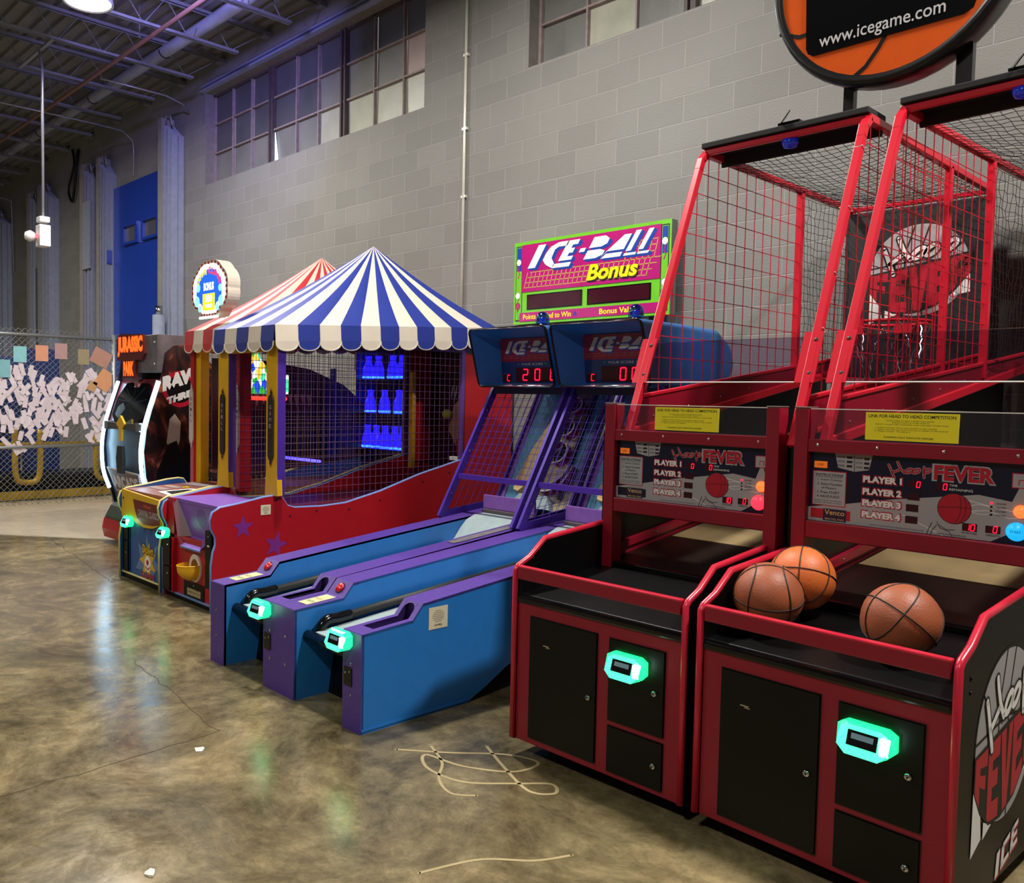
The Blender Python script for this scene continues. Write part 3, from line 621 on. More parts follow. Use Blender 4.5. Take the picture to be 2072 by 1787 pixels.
sheet_note(200, 716, .25, .21, '#a67a68', -.45, 'large tilted pinkish brown sheet at the right of the fence', 'paper_brown')
sheet_note(208, 765, .22, .25, '#c98e64', -.6, 'large tilted orange sheet right of the tickets', 'paper_orange_large')
sheet_note(181, 778, .10, .13, '#b58a5c', -.4, 'small tilted tan sheet beside the large orange one', 'paper_small_tan')

# things behind the fence
PADB = mat('blue_dock_pad', '#142a66', .5, noise=.1)
for i, (y0, y1, z0, z1, lb) in enumerate([(3.55, 4.05, .1, 1.98, 'dark blue upright pad behind the fence, left one'), (4.10, 4.62, .1, 2.12, 'dark blue upright pad behind the fence, tallest in the middle'), (2.6, 3.4, .1, 1.7, 'dark blue low pad behind the fence at the left edge')]):
    s = MB(); s.box(-.12, 0, 0, y1-y0, z0, z1, PADB); s.box(-.12, 0, .02, .09, 0, z0+.02, PADB); s.box(-.12, 0, y1-y0-.09, y1-y0-.02, 0, z0+.02, PADB); o = s.build('dock_pad', bevel=.02); o.location = (-13.6, y0, 0); tag(o, lb, 'pad')
YP = mat('yellow_guard_paint', '#b8941c', .4, noise=.1)
s = MB(); s.bar((-12.3, .8, .065), (-12.3, 5.3, .065), .10, .10, YP); o = s.build('floor_curb'); tag(o, 'long yellow steel curb on the floor behind the fence', 'curb')
t = thing('guard_rail', (-12.5, 2.2, 0), 'yellow tubular guard rail with U-shaped legs behind the fence', 'guard rail')
s = MB(); s.tube([(0, -.6, .74), (0, 2.5, .74)], .035, YP, 10); s.build('rail', t)
for yy in (.55, 1.45, 2.55):
    s = MB(); s.tube(spline([(0, yy, .98), (0, yy, .45), (0, yy+.03, .26), (0, yy+.12, .22), (0, yy+.24, .22), (0, yy+.30, .27), (0, yy+.33, .45), (0, yy+.33, .95)], 5), .04, YP, 10); s.build('leg', t)
s = MB(); s.box(-13.5, -12.75, 3.3, 5.2, 0, .30, BLACK); o = s.build('dock_leveler', bevel=.04); tag(o, 'low black dock bumper behind the yellow rail', 'bumper')
s = MB(); s.box(-.7, 0, 0, .9, 0, .72, BLACK); s.box(-.72, .02, -.02, .92, .72, .75, STEEL); o = s.build('storage_crate', bevel=.01); o.location = (-12.75, 2.2, 0); tag(o, 'dark crate on the floor behind the fence at the left edge', 'crate')

# ================================================================== hoop games
def hoop_game(loc, rz, label, blue_start):
    W = .82
    t = thing('basketball_arcade_game', loc, label, 'arcade game', None, rz)
    prof = [(0, .07), (0, .785), (.015, .797), (.085, .825), (.18, .895), (.60, .93), (.60, 1.355), (.70, 1.37), (2.93, 1.725), (2.93, .07)]
    for i, a in enumerate((0, W-.022)):
        s = MB(); F = side(a, 0); s.prism(prof, F, 0, .022, BLACK); 
        sp_ = s
        if i == 1:
            hoop_logo(sp_, side(W, 0), .385, .515, .262); ice_logo(sp_, side(W, 0), .34, .075, .20, .12)
            for z in (.745, .705): rivet(sp_, side(W, 0), .065, z, .008, BLACKG)
        pn = s.build('side_panel', t)
        s = MB(); s.tube([(a+.011, b, z) for b, z in [(0, .075), (0, .785), (.015, .800), (.085, .829), (.18, .898), (.60, .933)]], .0125, TMOLD, 8); s.build('edge_trim', pn, label='red edge trim')
    s = MB(); s.box(.12, W-.04, .12, 2.8, 0, .075, BLACK); s.build('base', t)
    F = front(0, 0)
    s = MB(); s.box(.022, W-.022, .006, .03, .07, .655, RED); fp = s.build('front_panel', t, bevel=.004)
    Fd = front(0, .006)
    for (u0, u1, v0, v1, lu, lv) in ((.098, .432, .10, .603, .402, .349), (.492, .730, .290, .600, .695, .443), (.492, .730, .093, .265, .698, .177)):
        s = MB(); s.fbox(Fd, u0-.004, u1+.004, v0-.004, v1+.004, .0005, .002, BLACKG); s.fbox(Fd, u0, u1, v0, v1, .002, .008, BLACK); d = s.build('door', t, bevel=.002)
        l = MB(); lock(l, Fd, lu, lv, .011, .008); l.build('lock', d)
    s = MB(); s.fbox(Fd, .17, .20, .497, .501, .008, .009, CHROME); s.fbox(Fd, .185, .205, .492, .495, .008, .009, CHROME); s.build('scratch_mark', t)
    card_reader(t, front(0, -.002), .583, .52, .165)
    # ball tray
    s = MB(); s.box(.022, W-.022, -.004, .05, .652, .680, BLACKG); s.build('tray_lip', t, bevel=.008)
    s = MB(); s.prism([(.03, .655), (.60, .70), (.60, .742), (.03, .682)], side(.022, 0), 0, W-.044, BLACK); s.build('ball_tray', t, bevel=.003)
    s = MB(); s.box(.022, W-.022, .575, .61, .742, .765, BLACKG); s.build('tray_stop', t, bevel=.004)
    s = MB(); s.prism([(.61, .72), (2.8, 1.00), (2.8, 1.03), (.61, .755)], side(.022, 0), 0, W-.044, mat('ramp_dark_brown', '#1c0f0a', .35)); 
    s.prism([(1.12, .8195), (1.75, .9), (1.75, .903), (1.12, .8235)], side(.05, 0), 0, W-.10, mat('tan_target_sheet', '#8f7a55', .6, noise=.2, nscale=5)); s.build('ball_ramp', t)
    s = MB(); s.prism([(.62, .79), (2.7, 1.05), (2.7, 1.085), (.62, .825)], side(.022, 0), 0, .02, RED); s.prism([(.62, .74), (2.7, 1.0), (2.7, 1.05), (.62, .79)], side(.022, 0), 0, .006, RED)
    for k in range(5): rivet(s, side(.042, 0), .72+.28*k, .818+.035*k, .006)
    s.build('ramp_rail', t)
    # front guard rail
    s = MB(); s.box(.028, W-.028, -.008, .018, .750, .803, RED); s.box(.028, W-.028, -.009, .019, .796, .806, TMOLD); s.build('front_rail', t, bevel=.004)
    # posts and display
    yb = .565
    for i, (a0, a1) in enumerate(((.030, .083), (.797, .850))):
        s = MB(); s.box(a0, a1, yb, yb+.075, .70 if i == 0 else .90, 1.481, RED); s.box(a0-.002, a1+.002, yb-.002, yb+.077, 1.481, 1.487, mat('brown_tape', '#5a4a46', .6)); s.build('display_post', t, bevel=.003)
    s = MB(); s.box(.083, .797, yb+.004, yb+.04, 1.318, 1.366, RED)
    for k in range(4): rivet(s, front(0, yb+.004), .12+.215*k, 1.345, .006)
    s.build('display_top_rail', t, bevel=.003)
    s = MB(); s.box(.083, .797, yb+.004, yb+.04, .995, 1.058, RED); s.build('display_bottom_rail', t, bevel=.003)
    s = MB(); s.box(.06, .82, yb+.03, yb+.20, .99, 1.362, BLACK); s.build('display_housing', t)
    F = Fr((.080, yb+.030, 1.056), (1, 0, 0), (0, 0, 1)); s = MB()
    s.fbox(F, 0, .72, 0, .264, 0, .003, NAVY); d = .0035
    s.poly([(0, .003), (.0, .052), (.1438, .077), (.293, .108), (.572, .153), (.72, .132), (.72, .07), (.612, .004)], F, d, GREY)
    for pts in ([(.552, .097), (.60, .104), (.66, .085), (.70, .09)], [(.5, .14), (.6, .12), (.72, .10)], [(.34, .06), (.41, .03), (.47, .004)]): s.ribbon(pts, .0022, F, d+.0004, WHITE)
    s.ribbon([(.58+.035*math.cos(a/12*2*PI), .105+.016*math.sin(a/12*2*PI)) for a in range(12)], .0018, F, d+.0004, WHITE, True)
    s.poly([(.096, .262), (.231, .262), (.220, .207), (.169, .197), (.109, .208)], F, d, GREY); s.ribbon([(.166, .262), (.169, .198)], .002, F, d+.0004, NAVY)
    for j, w_ in enumerate(('HOME', 'VISITOR', 'TIME')):
        s.text(w_, F, .107, .245-.016*j, .132, .252-.016*j, d+.0006, INK); s.fbox(F, .140, .160, .244-.016*j, .252-.016*j, d, d+.0006, INK)
        s.text(w_, F, .172, .243-.016*j, .196, .250-.016*j, d+.0006, INK); s.fbox(F, .202, .220, .242-.016*j, .250-.016*j, d, d+.0006, INK)
    s.fbox(F, .016, .1416, .0625, .193, d, d+.0006, PRED); s.fbox(F, .019, .1386, .0655, .190, d+.0006, d+.001, mat('instruction_card', '#a7a9aa', .5))
    e = d+.0014; s.text('INSTRUCTIONS', F, .027, .173, .130, .183, e, INK, shear=.3, bold=.02); s.fbox(F, .03, .128, .169, .1702, d, e, INK)
    for j, (tx, u0, u1) in enumerate((('1. Insert Coin(s)', .034, .125), ('2. Select Number', .034, .128), ('of Players', .05, .105), ('3. Press START', .034, .118), ('4. HAVE FUN!!!', .034, .118))):
        s.text(tx, F, u0, .155-.0155*j, u1, .1645-.0155*j, e, INK, bold=.01)
    s.text('DURING THE LAST FEW SECONDS', F, .028, .080, .128, .084, e, INK); s.text('BASKETS ARE WORTH 3 POINTS', F, .028, .072, .128, .076, e, INK)
    vb = mat('dark_purple_sticker', '#2a1636', .5)
    s.fbox(F, .012, .16, .014, .05, d, d+.0004, PRED if blue_start else NAVY); s.fbox(F, .060, .145, .008, .052, d+.0004, d+.001, vb)
    s.text('Venco', F, .066, .030, .139, .049, e, mat('sticker_gold', '#d8b878', .5), bold=.01); s.text('800-762-9962', F, .068, .011, .138, .018, e, mat('sticker_gold', '#d8b878', .5))
    s.fbox(F, .020, .069, .203, .228, d, d+.001, mat('orange_lamp', '#c86018', .4, emit=.6)); s.text('LINK', F, .033, .211, .056, .220, d+.0016, INK)
    # title
    def HS(m, mo, tw): hoop_script(s, F, .278, .200, .145, .045, d+.0006, m, mo, tw, .0)
    HS(PRED, GREY, .0055)
    s.text('FEVER', F, .428, .186, .622, .247, d+.0004, GREY, bold=.07, skew=.0); s.text('FEVER', F, .435, .191, .616, .242, d+.001, PRED, bold=.04)
    for j, v in enumerate((.163, .119, .078, .036)):
        s.text('PLAYER %d' % (j+1), F, .197, v-.004, .337, v+.027, d+.0004, PRED, bold=.09); s.text('PLAYER %d' % (j+1), F, .201, v, .333, v+.023, d+.001, WHITE, bold=.05)
    for u, v in ((.355, .158), (.353, .114), (.350, .074), (.349, .033)): s.fbox(F, u, u+.04, v, v+.025, d, d+.0008, MAROON)
    s.fbox(F, .441, .479, .158, .183, d, d+.0008, MAROON); s.fbox(F, .528, .572, .029, .055, d, d+.0008, MAROON); s.fbox(F, .596, .639, .031, .055, d, d+.0008, MAROON)
    for ch, u, v in (('0', .381, .160), ('0', .465, .160), ('1', .545, .032), ('0', .553, .032), ('0', .618, .034)): seg7(s, ch, F, u, v, .0105 if ch == '0' else .003, .020, d+.0016, LEDR)
    s.text('TIME', F, .484, .173, .509, .180, e, WHITE); s.text('REMAINING', F, .484, .159, .555, .167, e, WHITE)
    s.text('HI SCORE', F, .527, .020, .572, .026, e, INK); s.text('CREDITS', F, .598, .021, .638, .027, e, INK)
    s.disc(F, .5015, .099, .052, .052, d+.0006, INK); s.disc(F, .5015, .099, .050, .050, d+.001, PRED)
    for pts in ([(.452, .099), (.50, .104), (.551, .106)], [(.515, .147), (.522, .12), (.52, .08), (.505, .05)], [(.53, .14), (.537, .12), (.535, .08), (.52, .053)]): s.ribbon(pts, .0016, F, e, INK)
    for pts in ([(.435, .045), (.425, .02), (.42, .004)], [(.45, .038), (.437, .02), (.432, .004)], [(.455, .04), (.48, .026), (.505, .028)], [(.45, .05), (.46, .03), (.49, .02), (.50, .004)]): s.ribbon(pts, .0018, F, e, INK)
    for j in range(4):
        s.text('%d PLAYER%s' % (j+1, 'S' if j else ''), F, .622, .127-.0125*j, .652, .132-.0125*j, e, INK); s.disc(F, .610, .1295-.0125*j, .004, .004, e, LEDR if j == 0 else MAROON, 10)
    s.fbox(F, .664, .720, .184, .233, d, d+.0006, PRED); s.fbox(F, .667, .717, .187, .230, d+.0006, d+.001, GREY); s.fbox(F, .683, .702, .194, .212, d+.001, e, PRED); s.fbox(F, .686, .699, .194, .209, e, e+.0004, GREY)
    s.poly([(.685, .184), (.70, .184), (.712, .14), (.66, .12)], F, d+.0002, GREY)
    s.text('MANUFACTURED BY INNOVATIVE CONCEPTS IN ENTERTAINMENT, INC.', F, .23, .010, .41, .0135, e, INK); s.text('WEBSITE: WWW.ICEGAME.COM', F, .45, .008, .54, .0125, e, INK)
    dp = s.build('display_panel', t)
    s = MB(); s.lathe([(.021, 0), (.021, .006), (.014, .012), (0, .014)], F.p(.694, .1105, .003), mat('lit_orange_button', '#ff5a28', .3, emit=2.5), (F.U, F.V, F.N), 18); s.build('button', dp)
    s = MB(); BC = mat('lit_blue_button', '#18a8f0', .3, emit=1.1) if blue_start else mat('lit_red_button', '#ff2a3c', .3, emit=2.2)
    s.lathe([(.030, 0), (.030, .004), (.026, .010), (0, .012)], F.p(.684, .045, .003), BC, (F.U, F.V, F.N), 22)
    if blue_start: s.text('START', Fr(F.p(0, 0, .0155), F.U, F.V), .669, .041, .699, .049, 0, NAVY)
    s.build('button', dp)
    # clear guards and the placard
    s = MB(); s.box(.086, .797, yb+.012, yb+.018, 1.366, 1.481, ACRY); s.box(.086, .797, yb+.011, yb+.019, 1.478, 1.4815, WHITE); s.build('clear_guard', t)
    F = front(0, yb+.008); s = MB(); s.fbox(F, .290, .592, 1.374, 1.472, 0, .003, YEL); P0 = Fr((.290, yb+.0046, 1.374), (1, 0, 0), (0, 0, 1))
    s.text('LINK FOR HEAD TO HEAD COMPETITION', P0, .010, .080, .292, .091, 0, INK, bold=.015)
    rl = random.Random(5)
    for j, (a, b) in enumerate(((.07, .225), (.09, .21), (.035, .27))):
        s.text(('LINKED HEAD TO HEAD COMPETITION GAMES', 'REQUIRE ONE OR MORE CREDITS', 'BASKET SCORES ARE COMPARED AND THE HIGH SCORE WINS')[j], P0, a, .068-.0065*j, b, .0715-.0065*j, 0, INK)
    for j, (a, b) in enumerate(((.032, .235), (.032, .27), (.032, .15))):
        s.text(('1. INSERT MONEY INTO THE GAMES TO BE LINKED', '2. PRESS THE LINK BUTTON ON EACH GAME TO BE LINKED', '3. PRESS START TO BEGIN')[j], P0, a, .043-.0065*j, b, .0465-.0065*j, 0, INK)
    s.text('FLASHING LIGHT INDICATES WINNER', P0, .065, .009, .225, .015, 0, INK, bold=.01); s.build('placard', t, label='yellow placard with black lettering')
    # cage
    A0, A1 = .128, .888; zr = 2.715; bf, bm, bb = 1.185, 2.24, 2.955
    legb = (.64, 1.385); low = lambda b: 1.385+(b-.64)*.158
    s = MB(); q = .034
    for a in (A0, A1):
        s.bar((a, .60, 1.33), (a, 1.135, 2.63), q, q, REDB, (0, 1, 0)); s.bar((a, 1.13, 2.62), (a, 1.155, 2.68), q, q, REDB, (0, 1, 0)); s.bar((a, 1.15, 2.67), (a, 1.20, zr), q, q, REDB, (0, 1, 0))
        s.bar((a, 1.185, zr), (a, bb, zr), q, q, REDB); s.bar((a, bm, zr), (a, bm, low(bm)), q, q, REDB, (0, 1, 0)); s.bar((a, bb, zr), (a, bb, low(bb)), q, q, REDB, (0, 1, 0))
        s.bar((a, .60, low(.60)-.03), (a, bb, low(bb)-.03), q*.8, q*1.25, REDB); s.bar((a, .70, 1.520), (a, bb, 1.800), q*.6, q*.5, REDB)
    s.bar((A0, 1.19, zr), (A1, 1.19, zr), q*.7, q*.8, REDB); s.bar((A0, bb, zr), (A1, bb, zr), q*.7, q*.8, REDB)
    cf = s.build('cage_frame', t, bevel=.004)
    for a in (A0, A1):
        s = MB(); s.prism([(.68, low(.68)-.02), (bb, low(bb)-.02), (bb, 1.80), (.68, 1.517)], side(a, 0), -.003, .003, RED)
        for k in range(7): rivet(s, side(a, 0), .80+.3*k, low(.8+.3*k)+.02, .006, CHROME, .003)
        s.build('side_board', t)
    legz = lambda b: 1.385+(b-.64)*(2.66-1.385)/(1.15-.64)
    for a in (A0, A1):
        s = MB(); b = .74
        while b < bm-.02:
            top = min(legz(b)-.02, zr-.015); 
            if top-low(b) > .05: s.wire((a, b, low(b)), (a, b, top), .0024, REDB)
            b += .0965
        z = 1.40
        while z < zr-.04:
            b0_ = max(.62, .64+(z-1.385)/(2.66-1.385)*.51+.015); b1_ = bm
            if z < low(bm): b1_ = .60+(z-1.385)/.158+.04
            if b1_-b0_ > .04: s.wire((a, b0_, z), (a, b1_, z), .0024, REDB)
            z += .101
        s.build('wire_grid', t)
    NETM = mat('black_net_cord', '#141414', .8)
    s = MB(); net(s, lambda u, v: V(A0+(A1-A0)*u, 1.36+(bb-1.36)*v, zr-.015-.07*math.sin(PI*u)*math.sin(PI*min(1, v*1.1))), 19, 36, .0016, NETM, .004); s.build('roof_net', t)
    for a in (A0, A1):
        s = MB(); net(s, lambda u, v: V(a+.012*math.sin(6*u+4*v), bm+.02+(bb-bm-.03)*u, low(bm)+.05+(zr-low(bm)-.08)*v), 14, 22, .0015, NETM, .005); s.build('side_net', t)
    s = MB(); s.box(A0-.01, A1+.01, 1.165, 1.36, zr+.018, zr+.045, mat('black_foam', '#1b1a1c', .8)); s.box(A0, A1, 1.34, 1.36, zr-.04, zr+.02, mat('black_foam', '#1b1a1c', .8)); s.build('roof_board', t, bevel=.004)
    s = MB(); s.box(.50, .60, 1.17, 1.24, zr+.046, zr+.058, BLACKG); s.bar((.505, 1.18, zr+.05), (.535, 1.20, zr+.105), .08, .004, BLACKG); s.build('lamp_bracket', t)
    s = MB(); s.lathe([(.036, 0), (.036, -.018), (.026, -.036), (0, -.042)], (.54, 1.215, zr-.012), mat('blue_beacon', '#1030b8', .2, coat=.6, emit=.15), n=18); s.build('beacon', t)
    # leg clamp plates and lower clear shield
    for a in (A0, A1):
        F = Fr((a-.045 if a == A0 else a-.045, .64, 1.385), (1, 0, 0), V(0, .51, 1.275)); s = MB(); s.fbox(F, .0, .075, .20, .42, .02, .028, REDB)
        for v_ in (.24, .385): rivet(s, F, .052, v_, .010, mat('dark_bolt', '#3a3028', .4, .6), .028)
        s.build('clamp_plate', t, bevel=.002)
    F = Fr((A0, .64, 1.385), (1, 0, 0), V(0, .51, 1.275)); s = MB(); s.fbox(F, .02, A1-A0-.02, .205, .40, .020, .025, ACRY); s.fbox(F, .02, A1-A0-.02, .202, .2055, .019, .026, WHITE); s.build('clear_shield', t)
    s = MB(); zt_ = mat('white_zip_tie', '#e8e0dc', .5)
    for f in (.06, .32, .5, .72, .93): 
        c = V(A1, .64+.51*f, 1.385+1.275*f); dr = V(0, .51, 1.275).normalized(); n1 = V(1, 0, 0); n2 = dr.cross(n1)
        s.tube([c+n1*sx*.020+n2*sy*.020 for sx, sy in ((-1, -1), (1, -1), (1, 1), (-1, 1))], .0028, zt_, 4, closed=True)
    s.build('zip_tie', t)
    # backboard, rim, chain net
    s = MB(); s.box(A0-.01, A1+.03, 2.90, 2.925, 1.66, 2.68, mat('backboard_black', '#19191b', .5)); F = front(0, 2.90); hoop_logo(s, F, .545, 2.30, .27); bbp = s.build('backboard', t)
    rc = V(.49, 2.66, 1.975); rr_ = .205
    s = MB(); s.tube([rc+V(rr_*math.cos(2*PI*i/36), rr_*math.sin(2*PI*i/36), 0) for i in range(36)], .009, REDB, 8, closed=True); s.box(rc.x-.05, rc.x+.05, 2.85, 2.90, rc.z-.05, rc.z+.01, REDB); s.box(rc.x-.13, rc.x-.075, rc.y-rr_-.01, rc.y-rr_+.01, rc.z-.075, rc.z+.012, REDB); rim = s.build('rim', bbp)
    s = MB(); n = 12
    for i in range(n):
        for sg in (1, -1):
            a0 = 2*PI*i/n; pts = []
            for k in range(13):
                f = k/12; a = a0+sg*f*2*PI/n*1.5; r_ = rr_*(1-.42*f); pts.append(rc+V(r_*math.cos(a)+(.004 if k % 2 else -.004), r_*math.sin(a), -.36*f))
            s.tube(pts, .0034, CHROME, 4)
    s.build('chain_net', rim)
    return t
h1 = hoop_game((-2.385, 2.645, 0), 0, 'red and black basketball game, the one beside the blue ball-rolling lanes', False)
h2 = hoop_game((-1.528, 2.645, 0), math.radians(-2.4), 'red and black basketball game nearest the viewer with three balls in its tray', True)
basketball((-1.386, 2.862, .8255), Matrix.Rotation(.5, 4, 'Z') @ Matrix.Rotation(.25, 4, 'X'), ORANGE2, 'worn brown basketball at the front left of the near tray')
basketball((-1.372, 3.09, .860), Matrix.Rotation(1.9, 4, 'Z') @ Matrix.Rotation(.5, 4, 'Y'), ORANGE, 'bright orange basketball behind the brown one in the near tray')
basketball((-.957, 2.87, .8255), Matrix.Rotation(.9, 4, 'Z') @ Matrix.Rotation(.7, 4, 'Y'), ORANGE2, 'brown basketball with a stamped mark, on the right of the near tray')
basketball((-1.90, 4.15, 1.012), Matrix.Rotation(.3, 4, 'Z'), ORANGE, 'basketball half hidden behind the display of the farther hoop game')

# oval header sign above both hoop games
t = thing('basketball_header_sign', (-1.46, 3.9, 2.735), 'big orange basketball shaped sign with a black web address plate above the hoop games', 'sign')
SC = (0, 0, .665); rx, rz_ = .50, .52; BK = mat('sign_rim_black', '#101012', .3)
def ov(d, k, n=56): return [(SC[0]+rx*k*math.cos(2*PI*i/n), d, SC[2]+rz_*k*math.sin(2*PI*i/n)) for i in range(n)]
s = MB(); rows = [(.0, .93), (-.012, .96), (-.012, 1.0), (.03, 1.02), (.08, 1.0), (.12, 1.0), (.15, .985), (.17, .93)]
n = 56; vs = [p for d, k in rows for p in ov(d, k)]; fs = [(i*n+j, i*n+(j+1) % n, (i+1)*n+(j+1) % n, (i+1)*n+j) for i in range(len(rows)-1) for j in range(n)]
fs = [f[::-1] for f in fs]; s.add(vs, fs, BK, True); s.add(ov(.17, .93), [tuple(range(n))[::-1]], BK); s.build('rim_housing', t)
F = front(0, 0); s = MB(); OF = mat('sign_orange_face', '#d8581c', .22, coat=.8, emit=.05); s.add([(p[0], .0, p[2]) for p in ov(0, .94)], [tuple(range(n))], OF)
for pts in ([(.03, .40), (-.03, .29), (-.08, .225), (-.14, .185)], [(-.465, .47), (-.38, .435), (-.30, .44)], [(.2, 1.10), (.3, .95), (.40, .8)], [(-.1, 1.14), (-.15, 1.0), (-.16, .85)]): s.ribbon(pts, .018, F, .002, BK)
PL = [(-.345, .37), (-.335, .345), (-.31, .33), (.29, .33), (.325, .345), (.335, .375), (.36, .86), (.32, .90), (-.32, .90), (-.36, .86)]
s.poly(PL, F, .004, mat('sign_plate_black', '#08090c', .16, coat=.6)); s.text('www.icegame.com', F, -.285, .342, .225, .412, .006, mat('sign_text_grey', '#c8c4c6', .4), bold=.006)
s.build('sign_face', t)
for a, w in ((-.19, .022), (.27, .030)):
    s = MB(); s.box(a-w, a+w, .10, .14, .025, .30, BK); s.build('support_post', t)

# ================================================================== ball-rolling lanes
def wiregrid(s, P, Q, R_, S_, nu, nv, r, m):
    """grid of wires over the quad P Q R S (P->Q along u, P->S along v)"""
    P, Q, R_, S_ = map(Vector, (P, Q, R_, S_)); f = lambda u, v: (P*(1-u)+Q*u)*(1-v)+(S_*(1-u)+R_*u)*v
    for i in range(nu+1): s.wire(f(i/nu, 0), f(i/nu, 1), r, m)
    for j in range(nv+1): s.wire(f(0, j/nv), f(1, j/nv), r, m)
def lane_game(loc, rz, label, score, left_reader_dx=0):
    W = .70; t = thing('ball_rolling_game', loc, label, 'arcade game', None, rz)
    railp = [(0, 0), (0, .447), (.29, .466), (.35, .535), (3.0, .775), (3.0, 0), (2.6, .10), (1.5, .20), (1.12, .19), (.92, .13), (.78, .06), (.64, 0)]
    # rails as shells so that the cup slot is a real opening
    sl = .088
    for i, (a0, a1) in enumerate(((0, .148), (.560, .70))):
        s = MB(); F = side(a0, 0); w = a1-a0
        pts = railp
        s.prism(pts, F, 0, .016, LANEB, PURPLE); s.prism(pts, F, w-.016, w, LANEB, PURPLE)
        s.box(a0, a1, -.004, .012, 0, .447, PURPLE)
        def strip(b0, z0, b1, z1, u0=0, u1=w, th=.014):
            s.add([(a0+u0, b0, z0), (a0+u1, b0, z0), (a0+u1, b1, z1), (a0+u0, b1, z1), (a0+u0, b0, z0-th), (a0+u1, b0, z0-th), (a0+u1, b1, z1-th), (a0+u0, b1, z1-th)], [(0, 1, 2, 3), (7, 6, 5, 4), (0, 4, 5, 1), (3, 2, 6, 7), (0, 3, 7, 4), (1, 5, 6, 2)], PURPLE)
        if i == 0: strip(0, .449, .29, .468); strip(.29, .468, .35, .537)
        else:
            c0, c1 = .030, w-.034
            strip(0, .449, .085, .4545); strip(.085, .4545, .29, .468, 0, c0); strip(.085, .4545, .29, .468, c1, w); strip(.29, .468, .35, .537, 0, c0*.9); strip(.29, .468, .35, .537, c1, w)
            # slot: angled floor, back wall with rounded head
            DP = mat('slot_dark_purple', '#2c1c50', .45)
            s.add([(a0+c0, .085, .4545), (a0+c1, .085, .4545), (a0+c1, .20, .40), (a0+c0, .20, .40), (a0+c1, .345, .40), (a0+c0, .345, .40), (a0+c0, .345, .53), (a0+c1, .345, .53)], [(0, 1, 2, 3), (3, 2, 4, 5), (5, 4, 7, 6)], DP)
            s.add([(a0+c0, .085, .4545), (a0+c0, .20, .40), (a0+c0, .345, .40), (a0+c0, .345, .53), (a0+c0, .29, .468)], [(0, 1, 2, 3, 4)], DP); s.add([(a0+c1, .085, .4545), (a0+c1, .20, .40), (a0+c1, .345, .40), (a0+c1, .345, .53), (a0+c1, .29, .468)], [(4, 3, 2, 1, 0)], DP)
            hx = (c0+c1)/2; rr = (c1-c0)/2; Fr_ = Fr((a0, .29, .468), (1, 0, 0), V(0, .06, .069)); L = .0914
            arc = [(hx+rr*math.cos(k/12*PI), L-.012-rr+rr*math.sin(k/12*PI)) for k in range(13)]
            s.poly([(c1, L-.012-rr)]+arc+[(c0, L-.012-rr), (c0, L), (c1, L)], Fr_, .0, PURPLE) if False else None
            for k in range(12):
                (ua, va), (ub, vb_) = arc[k], arc[k+1]; s.poly([(ua, va), (ua, L), (ub, L), (ub, vb_)], Fr_, .0008, PURPLE)
        strip(.35, .537, 3.0, .777)
        for z in (.30, .16): rivet(s, front(a0, -.004), w*.45, z, .008)
        if i == 1:
            s.fbox(front(a0, -.004), w*.10, w*.52, .20, .285, 0, .004, BLACKG); rivet(s, front(a0, -.004), w*.2, .255, .005, None, .004); rivet(s, front(a0, -.004), w*.42, .265, .005, None, .004)
            F2 = Fr((a0, 1.25, .621), (1, 0, 0), V(0, 1, .0906)); s.poly([(w*.25, 0), (w*.7, 0), (w*.75, .1), (w*.7, .75), (w*.5, .82), (w*.3, .75), (w*.22, .1)], F2, .0012, mat('worn_grey_inset', '#6f6a6c', .5, noise=.3, nscale=30))
        rl = s.build('side_rail', t)
        if i == 0:
            F3 = Fr((a0, .29, .468), (1, 0, 0), V(0, .06, .069)); b_ = MB(); b_.lathe([(.028, .001), (.028, .006), (.020, .012), (0, .013)], F3.p(w*.5, .045), mat('red_push_button', '#b8101c', .25, coat=.4), (F3.U, F3.V, F3.N), 20); b_.lathe([(.031, 0), (.031, .003), (0, .003)], F3.p(w*.5, .045), BLACKG, (F3.U, F3.V, F3.N), 20); b_.build('push_button', rl)
            F4 = Fr((a0, .0, .4495), (1, 0, 0), V(0, 1, .0655)); b_ = MB(); b_.fbox(F4, w*.22, w*.78, .09, .265, .0008, .0018, mat('sticker_pale_yellow', '#c6cc92', .5, noise=.1, nscale=60)); b_.text('ROLL BALLS TO SCORE', F4, w*.3, .13, w*.7, .15, .002, INK); b_.text('WIN TICKETS', F4, w*.3, .18, w*.7, .2, .002, PRED); b_.build('sticker', rl)
    # bed of the lane
    z0 = .338; lz = lambda b: z0+(b-.06)*sl
    s = MB(); s.prism([(.075, z0-.02), (1.72, lz(1.72)-.02), (1.72, lz(1.72)), (.075, z0)], side(.205, 0), 0, .355, LANE); s.build('lane_bed', t)
    s = MB(); s.prism([(.12, z0-.06), (1.72, lz(1.72)-.06), (1.72, lz(1.72)-.045), (.12, z0-.045)], side(.148, 0), 0, .057, BLACK); s.build('ball_channel', t)
    s = MB(); s.tube([(.192, .16, lz(.16)+.030), (.192, 1.66, lz(1.66)+.030)], .021, mat('black_rubber_worn', '#22201c', .55, noise=.3, nscale=40), 12)
    hd = s.build('bumper_bar', t); s = MB(); s.tube(spline([(.192, .125, z0-.0), (.192, .13, z0+.025), (.192, .165, z0+.048), (.192, .22, lz(.22)+.033), (.192, .30, lz(.30)+.033)], 4), .027, BLACKG, 12); s.build('bumper_cap', hd)
    s = MB(); s.tube([(.148, .075, z0-.028), (.560, .075, z0-.028)], .030, BLACKG, 12); s.prism([(.06, .285), (.10, .34), (.12, .33), (.13, .28)], side(.148, 0), 0, .412, BLACKG); s.build('front_nose', t)
